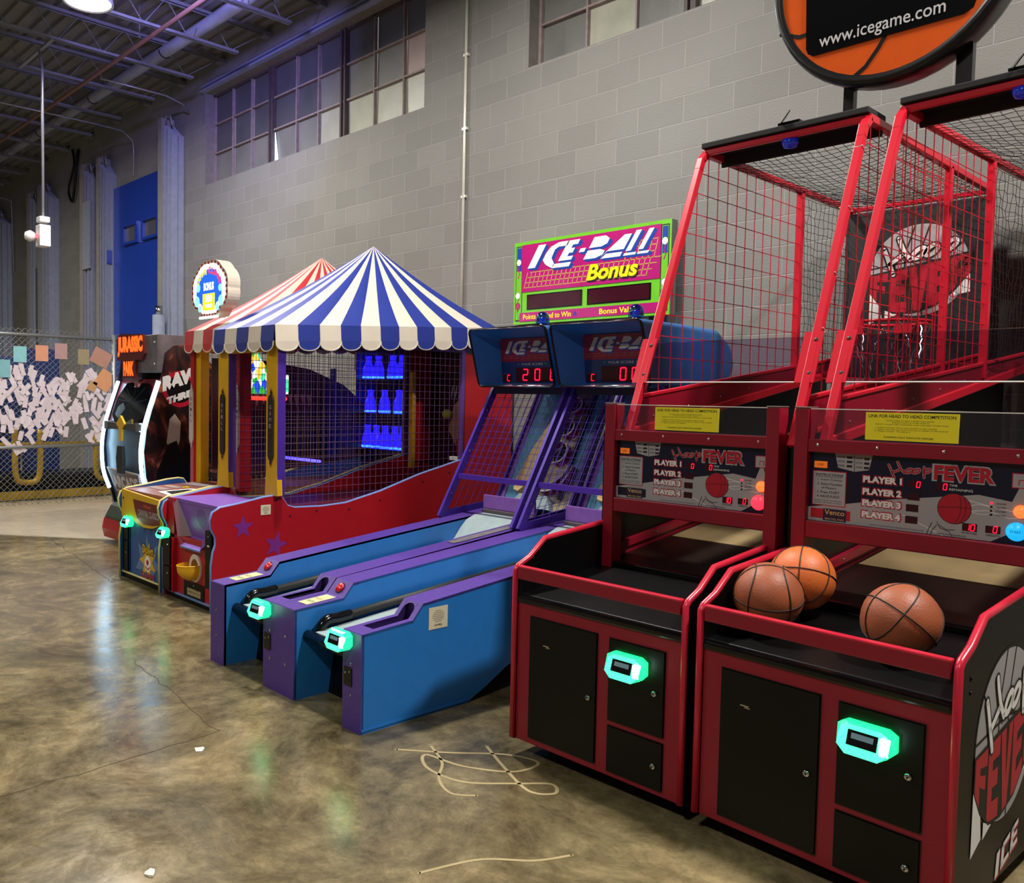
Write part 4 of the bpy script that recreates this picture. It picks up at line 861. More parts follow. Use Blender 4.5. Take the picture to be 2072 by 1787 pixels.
    s = MB(); s.prism([(.075, .30), (.23, .20), (.20, .0), (.30, .0), (.30, .30)], side(.150, 0), 0, .408, BLACK); lock(s, front(0, .222), .46, .155, .010, .01); s.build('front_apron', t, bevel=.004)
    s = MB(); s.box(.148, .560, 1.5, 2.9, .12, .16, BLACK); s.box(.0, .7, 2.6, 2.95, .0, .7, BLACK); s.build('underframe', t)
    # jump ramp
    prof = [(1.60, .47), (1.68, .50), (1.74, .54), (1.79, .60), (1.85, .655), (1.93, .685), (2.02, .69)]
    s = MB(); s.sheet([[V(.150, b, z) for b, z in prof], [V(.56, b, z) for b, z in prof]][::-1], LANE); s.sheet([[V(.150, b, z-.02) for b, z in prof], [V(.56, b, z-.02) for b, z in prof]], LANE); s.build('jump_ramp', t)
    s = MB(); s.box(.12, .60, 2.045, 2.065, .715, .815, PURPL); s.box(.12, .60, 2.03, 2.07, .685, .715, mat('worn_metal_strip', '#6b6268', .4, .4)); s.build('ball_gate', t, bevel=.006)
    # leaning cage frame
    tb, tz, ub, uz = 1.735, .665, 2.265, 1.575
    for a in (.010, .690):
        s = MB(); s.bar((a, tb, tz), (a, ub, uz), .022, .055, PURPF, (0, 1, 0)); s.bar((a, tb+.02, tz+.018), (a, 2.30, tz+.070), .018, .05, PURPF); s.bar((a, 2.30, tz+.06), (a, 2.78, uz), .018, .05, PURPF, (0, 1, 0))
        for f in (.18, .5, .82): rivet(s, side(a+.011, 0), tb+(ub-tb)*f, tz+(uz-tz)*f, .006)
        s.build('cage_post', t)
        s = MB(); wiregrid(s, (a, tb+.06, tz+.04), (a, 2.29, tz+.08), (a, 2.76, uz-.01), (a, ub, uz), 7, 12, .0017, PURPF); s.build('side_wire_grid', t)
    s = MB(); s.bar((.01, 1.905, .945), (.69, 1.905, .945), .035, .035, PURPF); s.build('cross_bar', t)
    s = MB(); wiregrid(s, (.02, 1.905, .95), (.68, 1.905, .95), (.68, ub, uz), (.02, ub, uz), 11, 14, .0017, PURPF); s.build('front_wire_grid', t)
    s = MB(); s.box(.0, .70, ub-.03, ub+.10, uz-.045, uz+.0, mat('dark_purple_bar', '#1e1638', .4)); s.build('top_bar', t)
    # target board
    s = MB(); B0, Z0, B1, Z1 = 2.32, .70, 2.80, 1.60; FB = Fr((0, B0, Z0), (1, 0, 0), V(0, B1-B0, Z1-Z0)); LB = math.hypot(B1-B0, Z1-Z0)
    TB = mat('target_beige', '#bcae8c', .5, noise=.05)
    s.fbox(FB, .03, .67, 0, LB, -.02, 0, TB); s.fbox(FB, .01, .05, 0, LB, -.02, .02, PURPL); s.fbox(FB, .65, .69, 0, LB, -.02, .02, PURPL)
    s.fbox(FB, .05, .25, 0, LB, 0, .010, CYANB); s.fbox(FB, .55, .65, .25, LB, 0, .004, CYANB); s.fbox(FB, .545, .565, .1, LB, .004, .03, BLACK); tbd = s.build('target_board', t)
    MG = mat('ring_magenta_felt', '#a01350', .6); HOLE = mat('hole_black', '#050405', .9)
    def ring(u, v, ru, rv, a0=0, a1=2*PI, h=.075, n=30):
        s = MB(); full = a1-a0 > 6.2
        A = [a0+(a1-a0)*i/n for i in range(n if full else n+1)]
        lo = [FB.p(u+ru*math.cos(q), v+rv*math.sin(q), .001) for q in A]; hi = [FB.p(u+ru*math.cos(q), v+rv*math.sin(q), h) for q in A]; k = len(A)
        s.add(lo+hi, [(i, (i+1) % k, (i+1) % k+k, i+k) for i in range(k if full else k-1)], MG, True); s.tube(hi, .006, WHITE, 6, closed=full)
        if full and ru < .09: s.disc(FB, u, v, ru*.9, rv*.9, .002, HOLE, 20)
        s.build('target_ring', tbd)
    ring(.43, .36, .19, .23, PI*1.02, PI*1.98); ring(.43, .34, .15, .15, PI*1.0, PI*2.0); ring(.44, .44, .085, .085); ring(.44, .64, .07, .07); ring(.45, .82, .06, .06)
    for sg in (1,):
        s = MB(); tear = [(.0, 0), (.045, -.01), (.085, .03), (.11, .10), (.13, .20), (.15, .33), (.165, .47), (.165, .62), (.15, .66), (.13, .6), (.03, .3), (-.015, .08)]
        X = lambda u: .165+u if sg == 1 else .535-u
        s.prism([(X(u), v+.12) for u, v in (tear if sg == 1 else tear[::-1])], FB, .002, .075, CREAM); rivet(s, FB, X(.04), .18, .008, BLACK, .075); rivet(s, FB, X(.14), .72, .006, BLACK, .075); s.build('deflector', tbd, bevel=.01)
    s = MB(); s.prism([(.16, .0), (.22, .10), (.48, .10), (.54, .0)], FB, .0, .06, LANE); s.build('gutter_lip', tbd)
    # header hood with the score panel
    fz0, fz1, fb0, fb1 = 1.580, 1.978, 2.105, 1.985
    def rr_rect(u0, u1, v0, v1, r, n=5):
        out = []
        for cx, cz, a in ((u1-r, v0+r, -PI/2), (u1-r, v1-r, 0), (u0+r, v1-r, PI/2), (u0+r, v0+r, PI)):
            out += [(cx+r*math.cos(a+PI/2*i/n), cz+r*math.sin(a+PI/2*i/n)) for i in range(n+1)]
        return out
    def rowat(u0, u1, z0_, z1_, r, bf): return [V(u, bf(z), z) for u, z in rr_rect(u0, u1, z0_, z1_, r)]
    slope = lambda z: fb0+(fb1-fb0)*(z-fz0)/(fz1-fz0)
    R1 = rowat(.0, .70, fz0, fz1, .035, slope); R2 = rowat(.09, .61, fz0+.025, fz1-.055, .02, lambda z: 2.26-.05*(z-fz0)/(fz1-fz0)); RO = rowat(-.004, .704, fz0-.004, fz1+.004, .038, lambda z: slope(z)+.012)
    RM = rowat(.0, .70, fz0, fz1, .04, lambda z: 2.45); RB = rowat(.02, .68, fz0+.01, fz1-.004, .06, lambda z: 2.90); RE = rowat(.04, .66, fz0+.03, fz1-.06, .10, lambda z: 3.08); RF = rowat(.07, .63, fz0+.07, fz1-.13, .09, lambda z: 3.16)
    s = MB(); n = len(R1)
    def loft(A, B, m, flip=False): s.add(A+B, [((i, i+n, (i+1) % n+n, (i+1) % n) if not flip else (i, (i+1) % n, (i+1) % n+n, i+n)) for i in range(n)], m, True)
    loft(R1, R2, HDRB, True)
    for A, B in ((RO, RM), (RM, RB), (RB, RE), (RE, RF)): loft(A, B, HDRB, False)
    s.add(RF, [tuple(range(n))], HDRB); hd = s.build('header_shell', t)
    s = MB(); s.tube([p+V(0, -.002, 0) for p in R1], .007, BLACKG, 6, closed=True); s.build('edge_trim', hd)
    s = MB(); s.tube([(.03, slope(fz0)-.004, fz0+.004), (.67, slope(fz0)-.004, fz0+.004)], .008, CHROME, 8); s.build('bright_trim', hd); s = MB(); s.tube([(.03, slope(fz1)-.004, fz1-.004), (.67, slope(fz1)-.004, fz1-.004)], .005, CHROME, 8); s.build('bright_trim', hd)
    FP = Fr((.09, 2.26, fz0+.025), (1, 0, 0), V(0, -.04, .318)); pw, ph = .52, .318
    s = MB(); s.fbox(FP, 0, pw, 0, ph, 0, .004, mat('score_panel_blue', '#0e2c66', .18, coat=.6))
    s.fbox(FP, .0, pw, .155, ph, .004, .005, mat('score_panel_magenta', '#7a1238', .18, coat=.6))
    GR = mat('score_panel_grid', '#8a5a48', .3)
    for k in range(9): s.ribbon([(.03+k*.058, .165), (.05+k*.055, .20)], .0018, FP, .0056, GR)
    s.ribbon([(.01, .18), (.51, .18)], .0018, FP, .0056, GR); s.ribbon([(.01, .195), (.51, .195)], .0018, FP, .0056, GR)
    ICEBALL(s, FP, .045, .215, .44, .085, .006, mat('panel_pale_letters', '#b9b4b0', .25), SIGNB)
    s.text('YOUR SCORE', FP, .19, .128, .39, .144, .0056, mat('panel_pale_letters', '#b9b4b0', .25)); s.poly([(.155, .142), (.172, .142), (.1635, .128)], FP, .0056, mat('small_green_arrow', '#1f8a3a', .4)); s.poly([(.405, .142), (.422, .142), (.4135, .128)], FP, .0056, mat('small_green_arrow', '#1f8a3a', .4))
    s.fbox(FP, .135, .50, .012, .112, .004, .006, MAROON); s.fbox(FP, .015, .09, .012, .062, .004, .006, MAROON); s.text('BALLS PLAYED', FP, .018, .068, .09, .076, .0056, mat('dim_red_print', '#8a3a40', .4))
    seg7(s, 'c', FP, .050, .02, .024, .040, .0075, LEDR)
    for ch, u in score: seg7(s, ch, FP, u, .024, .042, .076, .0075, LEDR)
    s.build('score_panel', hd)
    s = MB(); s.lathe([(.046, 0), (.046, .045), (.040, .070), (.024, .088), (0, .094)], (.585, 2.10, fz1+.008), ACRYP, n=20); s.lathe([(.022, 0), (.022, .05), (0, .06)], (.585, 2.10, fz1+.008), mat('beacon_inner', '#2a58c0', .3, emit=.3), n=12); s.lathe([(.05, -.004), (.05, .010), (0, .010)], (.585, 2.10, fz1+.006), BLACKG, n=20); s.build('beacon_lamp', hd)
    card_reader(t, Fr((0, -.006, 0), (1, 0, 0), (0, 0, 1)), .560+left_reader_dx, .405, .155)
    return t
i1 = lane_game((-4.337, 2.291, 0), 0, 'blue and purple ball-rolling lane next to the striped tent game, score showing 20', (('2', .20), ('0', .31), ('0', .45)))
i2 = lane_game((-3.636, 2.291, 0), math.radians(-1.2), 'blue and purple ball-rolling lane nearest the hoop games, score showing 00', (('0', .28), ('0', .37), ('0', .45)))
def asset_card(parent, F, u, v, w, h):
    s = MB(); s.fbox(F, u, u+w, v, v+h, 0, .0015, mat('cream_card', '#d9d0b4', .6)); GI = mat('card_grey_ink', '#8a8678', .6)
    for k in range(7):
        f = math.sqrt(max(0, 1-((k-3)/3.6)**2))*.32; s.fbox(F, u+w*(.5-f), u+w*(.5+f), v+h*(.32+k*.08), v+h*(.35+k*.08), .0015, .0019, GI)
    s.text('Venco', F, u+w*.30, v+h*.10, u+w*.70, v+h*.22, .0019, INK, bold=.02, rot=1); s.build('asset_card', parent)
asset_card(i2, side(.701, 0), .385, .405, .118, .105)
s = MB(); s.fbox(side(.700, 0), .0, .64, .012, .022, 0, .004, LANEB); s.build('kick_strip', i2)

# bonus sign on the wall side
t = thing('bonus_score_sign', (-5.17, 5.66, 2.15), 'lime and magenta ICE-BALL Bonus sign standing above the rolling lanes', 'sign')
s = MB(); s.box(0, 1.58, .0, .08, 0, .715, mat('sign_steel_case', '#8a8c88', .4, .6)); s.build('sign_case', t, bevel=.004)
F = Fr((0, -.001, 0), (1, 0, 0), (0, 0, 1)); k = 1.58/1.63; kv = .715/.74
class SF(Fr):
    def p(s, u, v, d=0): return s.o+s.U*u*k+s.V*v*kv+s.N*d
G = SF((0, -.001, 0), (1, 0, 0), (0, 0, 1)); s = MB()
s.fbox(G, 0, 1.63, 0, .74, 0, .003, LIME); d = .0036
for u0, u1 in ((.02, .10), (1.54, 1.612)): s.fbox(G, u0, u1, .03, .705, d, d+.001, INK); s.fbox(G, u0+.007, u1-.007, .04, .695, d+.001, d+.0016, LIME); s.fbox(G, u0+.012, u1-.010, .48, .69, d+.0016, d+.002, SIGNB)
for u, v, c in ((.055, .56, WHITE), (.05, .26, WHITE), (.052, .165, MAGENTA), (1.575, .575, WHITE), (1.58, .255, WHITE), (1.578, .18, MAGENTA)):
    s.disc(G, u, v, .030, .032, d+.0024, INK, 18); s.disc(G, u, v, .027, .029, d+.0028, c, 18); s.ribbon([(u+.01, v-.03), (u-.01, v-.07), (u+.012, v-.10), (u-.005, v-.14)], .010 if c is WHITE else .004, G, d+.0024, MAGENTA if c is WHITE else INK)
s.fbox(G, .09, 1.54, .288, .712, d+.003, d+.004, MAGENTA); e = d+.0046
GL = mat('sign_grid_olive', '#c2a050', .3)
for j in range(4): s.ribbon([(.12+.012*j*2, .325+.045*j), (1.42+.022*j*2, .325+.045*j)], .007, G, e, GL)
for j in range(27): u = .125+j*.0495; s.ribbon([(u, .325), (u+.04, .46)], .007, G, e, GL)
for j in range(6): u = 1.17+.055*j; s.ribbon([(u+.035, .46), (u+.07, .60)], .007, G, e, GL)
s.ribbon([(1.20, .51), (1.49, .51)], .007, G, e, GL); s.ribbon([(1.24, .56), (1.50, .56)], .007, G, e, GL); s.ribbon([(1.28, .605), (1.52, .605)], .007, G, e, GL)
ICEBALL(s, G, .165, .495, 1.155, .195, e+.001, WHITE, SIGNB)
s.text('Bonus', G, .835, .318, 1.35, .455, e+.006, INK, shear=.25, bold=.05); s.text('Bonus', G, .828, .328, 1.340, .462, e+.0066, SIGNY, shear=.25, bold=.035)
for u0, u1 in ((.160, .782), (.834, 1.460)): s.fbox(G, u0, u1, .127, .262, d, d+.003, BLACKG); s.fbox(G, u0+.015, u1-.015, .137, .252, d+.003, d+.0034, MAROON)
s.fbox(G, .073, 1.56, .022, .103, d+.0026, d+.0034, MAGENTA)
s.text('Points needed to Win', G, .12, .040, .668, .086, d+.004, SIGNY, bold=.02); s.text('Bonus Value', G, .965, .040, 1.330, .086, d+.004, SIGNY, bold=.02); s.poly([(.69, .045), (.735, .045), (.7125, .09)], G, d+.004, SIGNB)
s.build('sign_face', t)
for a in (.25, 1.3):
    s = MB(); s.box(a, a+.04, .085, .115, -2.15, .6, STEEL); s.build('support_post', t)

# ================================================================== carnival booths
YELT = mat('pale_yellow_edge', '#d8c878', .4)
def tent(t, x0, x1, y0, y1, ze0, ze1, apex, cols, nf, ns, skip_front=False):
    """pyramid roof of alternating canvas wedges with a scalloped valance; returns nothing, adds parts"""
    A = Vector(apex); ze = lambda y: ze0+(ze1-ze0)*(y-y0)/(y1-y0)
    def corner(f, a, b): return Vector(a).lerp(Vector(b), f)
    c = [V(x0, y0, ze(y0)), V(x1, y0, ze(y0)), V(x1, y1, ze(y1)), V(x0, y1, ze(y1))]
    S = {0: MB(), 1: MB()}; TR_ = MB()
    start = {0: 1, 1: 0, 2: 1, 3: 0}
    for e, (i, j, n) in enumerate(((0, 1, nf), (1, 2, ns), (2, 3, nf), (3, 0, ns))):
        for k in range(n):
            a = corner(k/n, c[i], c[j]); b = corner((k+1)/n, c[i], c[j]); w = (k+start[e]) % 2; s = S[w]; m = cols[w]
            # wedge bulges very slightly, split in rows
            rows = []
            for r_ in range(7):
                f = r_/6; g = f; p, q = a.lerp(A, g), b.lerp(A, g); sag = V(0, 0, -.035*math.sin(PI*f)); rows.append([p+sag, (p+q)/2+sag*.8, q+sag])
            s.sheet(rows, m)
            if e == 0 and skip_front: continue
            # scalloped flap hanging from the edge
            out = (b-a).cross(V(0, 0, 1)).normalized()*.012; H = .115; L = (b-a).length; pts = [a+out*.3, a+out+V(0, 0, -H)]
            pts += [a.lerp(b, .5-.5*math.cos(PI*q/10))+out+V(0, 0, -H-.07*math.sin(PI*q/10)**.7) for q in range(1, 10)] + [b+out+V(0, 0, -H), b+out*.3]
            s.add(pts, [tuple(range(len(pts)))], m); s.add([p-out*.25 for p in pts], [tuple(range(len(pts)))[::-1]], m)
            TR_.tube(pts[1:-1], .0045, TENTW, 4)
    S[0].build('canvas_stripe', t, label='%s canvas stripes' % ('cream')); S[1].build('canvas_stripe', t, label='coloured canvas stripes'); TR_.build('canvas_piping', t)
def star(s, F, u, v, r, d, m, rot=0, n=5, k=.42):
    s.poly([(u+r*(1 if i % 2 == 0 else k)*math.sin(rot+PI*i/n), v+r*(1 if i % 2 == 0 else k)*math.cos(rot+PI*i/n)) for i in range(2*n)], F, d, m)
sprof = [(0, .0), (-.002, .33), (.012, .42), (.03, .47), (.028, .52), (-.004, .58), (-.012, .64), (.006, .69), (.06, .718), (.20, .735), (.40, .768), (.50, .775), (.545, .768), (.575, .73), (.60, .695), (.66, .676), (.9, .668), (1.12, .678), (1.45, .745), (1.87, .861), (2.36, .965)]
def ornate_plaque(parent, F, u, v, word, c1, c2):
    s = MB(); w = .034; s.prism([(u-w, v-.20), (u-w*.6, v-.23), (u, v-.235), (u+w*.6, v-.23), (u+w, v-.20), (u+w, v+.20), (u+w*.6, v+.23), (u, v+.235), (u-w*.6, v+.23), (u-w, v+.20)], F, .001, .010, c1)
    for sg in (1, -1): s.poly([(u-.012, v+sg*.235), (u+.012, v+sg*.235), (u, v+sg*.29)], F, .006, c1); s.disc(F, u, v+sg*.25, .014, .014, .007, c1, 12)
    for j, ch in enumerate(word): s.text(ch, F, u-.014, v+.16-.045*j-.028, u+.014, v+.16-.045*j, .0105, c2, bold=.02)
    s.build('name_plaque', parent)
def booth_common(t, W, body, edge, yfront, wire, wirer):
    sp = [(b, z) for b, z in sprof]
    for i, a in enumerate((0, W-.025)):
        s = MB(); pts = sp+[(2.36, 1.0), (2.37, 1.93), (2.97, 1.93), (2.97, 0)]
        s.prism(pts[::-1], side(a, 0), 0, .025, body, edge); s_ = s
        if i == 1: yield s_
        p = s.build('side_panel', t)
        e = MB(); e.tube([(a+.0125, b, z) for b, z in sp]+[(a+.0125, 2.362, 1.0), (a+.0125, 2.37, 1.93)], .009, edge, 6); e.build('edge_trim', p)
        g = MB(); yy0, yy1 = yfront, 2.36
        b = yy0
        zt = lambda b: next((sp[k][1]+(sp[k+1][1]-sp[k][1])*(b-sp[k][0])/(sp[k+1][0]-sp[k][0]) for k in range(6, len(sp)-1) if sp[k][0] <= b <= sp[k+1][0]), .9)
        while b < yy1: g.wire((a+.01, b, zt(b)), (a+.01, b, 1.90), wirer, wire); b += .056
        z = .70
        while z < 1.90:
            st = yy0
            q = yy1
            if z < .96:
                for bb in [yy0+.02*j for j in range(120)]:
                    if bb < yy1 and zt(bb) > z and bb > .9: q = bb; break
            if q-st > .05: g.wire((a+.012, st, z), (a+.012, q, z), wirer, wire)
            z += .056
        g.build('side_wire_grid', t)
t = thing('tent_ball_toss_game', (-6.0, 2.77, 0), 'red carnival game with purple stars under a blue and white striped tent', 'arcade game')
W = .76; yf = .46
for s in booth_common(t, W, BRED, LTBLUE, yf+.06, mat('purple_wire', '#6a4a78', .5), .0017):
    F = side(W, 0); st = mat('star_purple', '#7a2a86', .4)
    star(s, F, .235, .570, .085, .001, st); star(s, F, .50, .42, .10, .001, st, .25); star(s, F, .13, .20, .06, .001, st, .1)
    for b, z in ((.50, .74), (.62, .62), (.85, .64), (1.15, .63), (1.45, .68), (1.9, .80), (2.2, .86)): rivet(s, F, b, z, .008, BLACK)
asset_card(t, side(W+.001, 0), .375, .645, .08, .07)
s = MB(); s.box(.025, W-.025, .03, .06, .03, .46, BRED); s.box(.025, W-.025, .02, .05, .0, .03, BLACK); s.box(.02, W-.02, .018, .034, .03, .042, LTBLUE); s.build('front_panel', t)
# purple hopper chute
PC = mat('chute_purple', '#8058b4', .35)
s = MB(); MS = mat('chute_side_maroon', '#5a1028', .35); q = [(.13, .055, .725), (.735, .055, .725), (.60, .095, .46), (.28, .095, .46)]
s.add(q, [(0, 3, 2, 1)], PC); s.add([(.28, .095, .46), (.60, .095, .46), (.585, .0, .405), (.30, .0, .405)], [(0, 3, 2, 1)], PC)
s.add([(.13, .055, .725), (.28, .095, .46), (.30, .0, .405), (.22, .012, .46), (.12, .025, .70)], [(0, 1, 2, 3, 4)], MS); s.add([(.735, .055, .725), (.735, .02, .70), (.66, .012, .46), (.585, .0, .405), (.60, .095, .46)], [(0, 1, 2, 3, 4)], PC)
s.box(.295, .59, -.006, .012, .395, .407, LTBLUE); s.box(.025, .735, .055, .50, .700, .724, PC); s.box(.025, .13, .03, .055, .44, .724, BRED)
DT = mat('speaker_hole', '#2a1840', .8); FH = Fr((.45, .075, .593), (1, 0, 0), V(0, -.04, .265))
for j in range(-6, 7):
    for i in range(-6, 7):
        if (i*.012)**2+(j*.0105)**2 < .066**2: s.disc(FH, .03+i*.0135, .02+j*.0115, .0034, .0034, .0012, DT, 6)
s.build('ball_hopper', t)
s = MB(); s.box(.03, .17, .0, .03, .045, .44, BRED); s.build('door_surround', t)
for z0_, z1_ in ((.05, .225), (.235, .46)):
    s = MB(); s.fbox(front(0, -.002), .03, .145, z0_, z1_, 0, .012, BLACK); lock(s, front(0, -.014), .12, (z0_+z1_)/2+.04, .007); s.build('coin_door', t, bevel=.003)
s = MB(); s.fbox(front(0, .018), .655, .735, .16, .56, 0, .014, BLACK); rivet(s, front(0, .004), .70, .52, .008); s.fbox(front(0, .004), .685, .715, .45, .46, 0, .001, WHITE); s.build('bill_door', t, bevel=.003)
s = MB(); F = front(0, .030); oval = [(.475+.085*math.cos(2*PI*k/24)*(1 if abs(math.cos(2*PI*k/24)) > .3 else 1), .265+.10*math.sin(2*PI*k/24)) for k in range(24)]; s.prism(oval, F, 0, .012, mat('cup_plate_white', '#d0ccc4', .4)); s.prism([(.475+(a-.475)*.62, .275+(b-.265)*.55) for a, b in oval], F, .012, .0125, mat('cup_mouth_brown', '#6a4a10', .6))
pl = s.build('dispenser_plate', t, bevel=.003)
CUP = mat('cup_yellow_plastic', '#e0a810', .3); s = MB(); rows = []
for j in range(7):
    f = j/6; z = .292-.105*f; rr = .088*(1-f**3*.5); rows.append([V(.465+rr*math.cos(PI*i/14), .030-.135*(1-f**3*.5)*math.sin(PI*i/14), z) for i in range(15)])
s.sheet(rows, CUP); s.sheet([[p+V(0, .008, .003) for p in r][::-1] for r in rows], CUP); s.add(rows[-1], [tuple(range(15))], CUP); s.tube(rows[0], .004, CUP, 6); s.build('yellow_cup', pl)
s = MB(); s.fbox(F, .30, .60, .045, .155, 0, .006, BLACK); s.fbox(F, .355, .555, .060, .108, .006, .008, mat('tan_wood_label', '#a8946a', .6)); s.text('MANUFACTURED IN USA', F, .37, .080, .54, .090, .0085, INK); rivet(s, F, .45, .135, .007, None, .006); s.build('ticket_plate', t)
card_reader(t, front(.0, -.014), .085, .475, .135)
# deck, ramp, back, roof posts
s = MB(); s.prism([(.24, .60), (2.4, .66), (2.4, .70), (.55, .665), (.30, .70), (.24, .70)], side(.025, 0), 0, W-.05, mat('deck_dark_red', '#5c1216', .4)); s.build('play_deck', t)
s = MB(); s.box(.025, W-.025, 2.62, 2.65, .0, 1.93, mat('dark_cartoon_panel', '#2a0c10', .4)); F = front(0, 2.62); SK = mat('tan_figure_print', '#b08868', .5)
s.prism([(.30, 1.20), (.36, 1.42), (.46, 1.50), (.55, 1.40), (.60, 1.22), (.55, .98), (.50, .90), (.44, 1.0)], F, 0, .002, SK); s.disc(F, .45, 1.05, .05, .10, .003, BRED, 14); s.disc(F, .46, .96, .035, .025, .004, WHITE, 10)
for k in range(6): s.ribbon([(.33+.05*k, 1.50), (.35+.05*k, 1.60-.01*(k % 3))], .016, F, .003, WHITE)
for k in range(7): s.ribbon([(.10+.09*k, 1.72), (.12+.09*k, 1.82)], .012, F, .003, PRED)
bk = s.build('back_panel', t)
s = MB(); s.box(.11, .155, 2.30, 2.34, .85, 1.72, YELP); s.build('yellow_slat', t)
s = MB(); s.box(.62, .72, 2.33, 2.37, .955, .985, WHITE); s.build('sensor_block', t)
s = MB(); s.lathe([(.045*math.sin(PI*i/10), -.045*math.cos(PI*i/10)) for i in range(11)], (.335, 2.56, 1.345), mat('tennis_yellow_felt', '#b8b82a', .8, bump=.3), n=16); s.build('target_ball', t)
for a0, a1 in ((-.05, .105), (.655, .80)):
    s = MB(); s.prism([(a0-.012, .775), (a1+.012, .775), (a1, .95), (a1, 1.95), (a0, 1.95), (a0, .95)], front(0, yf+.04), -.02, .022, YELP, YELP); s.box(a1-.005, a1+.004, yf+.02, yf+.085, .775, 1.95, PURPF if a0 > 0 else mat('booth_purple', '#5c3a86', .4)); p = s.build('front_post', t, bevel=.003); 
    ornate_plaque(p, front(0, yf+.016), (a0+a1)/2, 1.26, 'SKILL' if a0 < 0 else 'GAME', mat('plaque_dark_iron', '#332a26', .4, .3), mat('plaque_pale_print', '#8a827a', .5))
s = MB(); s.box(-.04, .79, yf+.02, yf+.05, 1.80, 1.95, YELP); s.box(W-.02, W+.005, yf, 2.68, 1.88, 1.94, mat('booth_purple', '#5c3a86', .4)); s.box(-.005, .02, yf, 2.68, 1.88, 1.94, mat('booth_purple', '#5c3a86', .4)); s.build('head_frame', t)
for a in (.0, W-.03): s = MB(); s.box(a, a+.03, 2.33, 2.37, .95, 1.93, mat('booth_purple', '#5c3a86', .4)); s.build('rear_post', t)
s = MB(); s.box(.03, .05, 2.38, 2.64, .9, 1.9, BRED); s.build('inner_panel', t)
tent(t, -.050, .815, .445, 2.70, 1.985, 2.11, (.37, 1.66, 2.735), {0: TENTW, 1: TENTB}, 5, 12)

# Down-the-Clown booth, further left
t = thing('clown_toss_game', (-6.80, 2.77, 0), 'blue carnival game with yellow trim under a red and white striped tent', 'arcade game')
yf2 = .64
for s in booth_common(t, W, BBLUE, YELT, yf2+.06, mat('yellow_wire', '#a89050', .5), .0017): pass
s = MB(); s.box(.025, W-.025, .03, .06, .03, .68, BBLUE); s.box(.025, W-.025, .02, .05, .0, .03, BLACK); s.tube([(.02, .02, .045), (.74, .02, .045)], .009, YELT, 6); s.box(.15, .156, .026, .032, .06, .52, BLACK)
F = front(0, .030); s.poly([(.25, .10), (.34, .20), (.30, .32), (.42, .26), (.46, .40), (.52, .27), (.66, .34), (.60, .22), (.70, .16), (.60, .13), (.58, .03), (.5, .09), (.42, .02), (.38, .11)], F, .001, mat('burst_pale_blue', '#5a78a8', .4))
star(s, F, .48, .19, .155, .002, YELP, .2, 7, .5); s.disc(F, .48, .17, .055, .065, .003, WHITE, 18); s.disc(F, .48, .18, .022, .022, .004, PRED, 12); s.ribbon([(.445, .145), (.48, .125), (.515, .145)], .012, F, .004, PRED)
s.text('Down', F, .39, .245, .585, .315, .005, YELP, bold=.03); s.text('Down', F, .385, .238, .590, .319, .0044, NAVY, bold=.06); s.text('CLOWN', F, .37, .055, .60, .10, .005, PRED, bold=.04)
for u, v in ((.42, .40), (.53, .40)): s.disc(F, u, v+.06, .03, .055, .001, mat('burst_dark_blue', '#173a78', .4), 14)
s.build('front_panel', t)
s = MB(); s.prism([(.03, .50), (.10, .48), (.16, .52), (.30, .47), (.45, .45), (.60, .46), (.735, .50), (.735, .685), (.03, .715)], F, .0, .020, YELP)
s.poly([(.25, .655), (.735, .645), (.735, .50), (.60, .48), (.45, .475), (.33, .51), (.28, .58)], F, .021, mat('banner_maroon', '#6a1420', .4)); s.text('CARNIVAL CLASSICS', F, .34, .535, .72, .585, .022, mat('banner_grey_letters', '#a8a0a0', .4), bold=.02); s.text('Midway', F, .45, .60, .58, .63, .022, mat('banner_orange_letters', '#d05020', .4), bold=.03)
rivet(s, F, .065, .645, .010, BLACK, .02)
for u in (.08, .24, .42): s.disc(F, u, .455-.01*(u > .2), .016, .006, .001, BLACK, 10)
s.build('name_banner', t)
for z0_, z1_ in ((.06, .30), (.31, .55)):
    s = MB(); s.fbox(front(0, .03), .035, .13, z0_, z1_, 0, .014, BLACK); lock(s, front(0, .016), .11, (z0_+z1_)/2+.03, .007); s.build('coin_door', t, bevel=.004)
card_reader(t, front(.0, .014), .18, .470, .15)
s = MB(); s.prism([(.04, .68), (2.4, .66), (2.4, .72), (.62, .735), (.04, .715)], side(.025, 0), 0, W-.05, BROWN)
FD = Fr((0, .04, .7155), (1, 0, 0), V(0, 1, .034)); 
s.poly([(.42, .10), (.68, .06), (.72, .30), (.60, .42), (.44, .36)], FD, .002, WHITE); s.poly([(.47, .14), (.66, .10), (.69, .28), (.60, .36), (.48, .32)], FD, .003, BLACK)
star(s, FD, .33, .38, .05, .003, SIGNY, .3); star(s, FD, .60, .50, .04, .003, SIGNY, .1)
for i in range(9): s.disc(FD, .10+.055*(i % 5)+.02*(i//5), .20+.12*(i//5), .035, .04, .002, SK if i % 2 else mat('deck_pale_print', '#8f8a94', .5), 10)
s.poly([(.1, .45), (.4, .5), (.42, .6), (.1, .56)], FD, .002, mat('deck_pale_print', '#8f8a94', .5)); s.build('play_deck', t)
s = MB(); s.box(.025, W-.025, 2.62, 2.65, .0, 1.93, mat('booth_black', '#120c10', .4)); 
s.build('back_panel', t)
s = MB(); MRN = mat('maroon_side_art', '#3a0e16', .45, noise=.2, nscale=5); s.prism([(.80, .72), (2.45, .90), (2.45, 1.42), (2.2, 1.60), (1.8, 1.74), (1.3, 1.80), (.80, 1.80)], side(.028, 0), 0, .012, MRN)
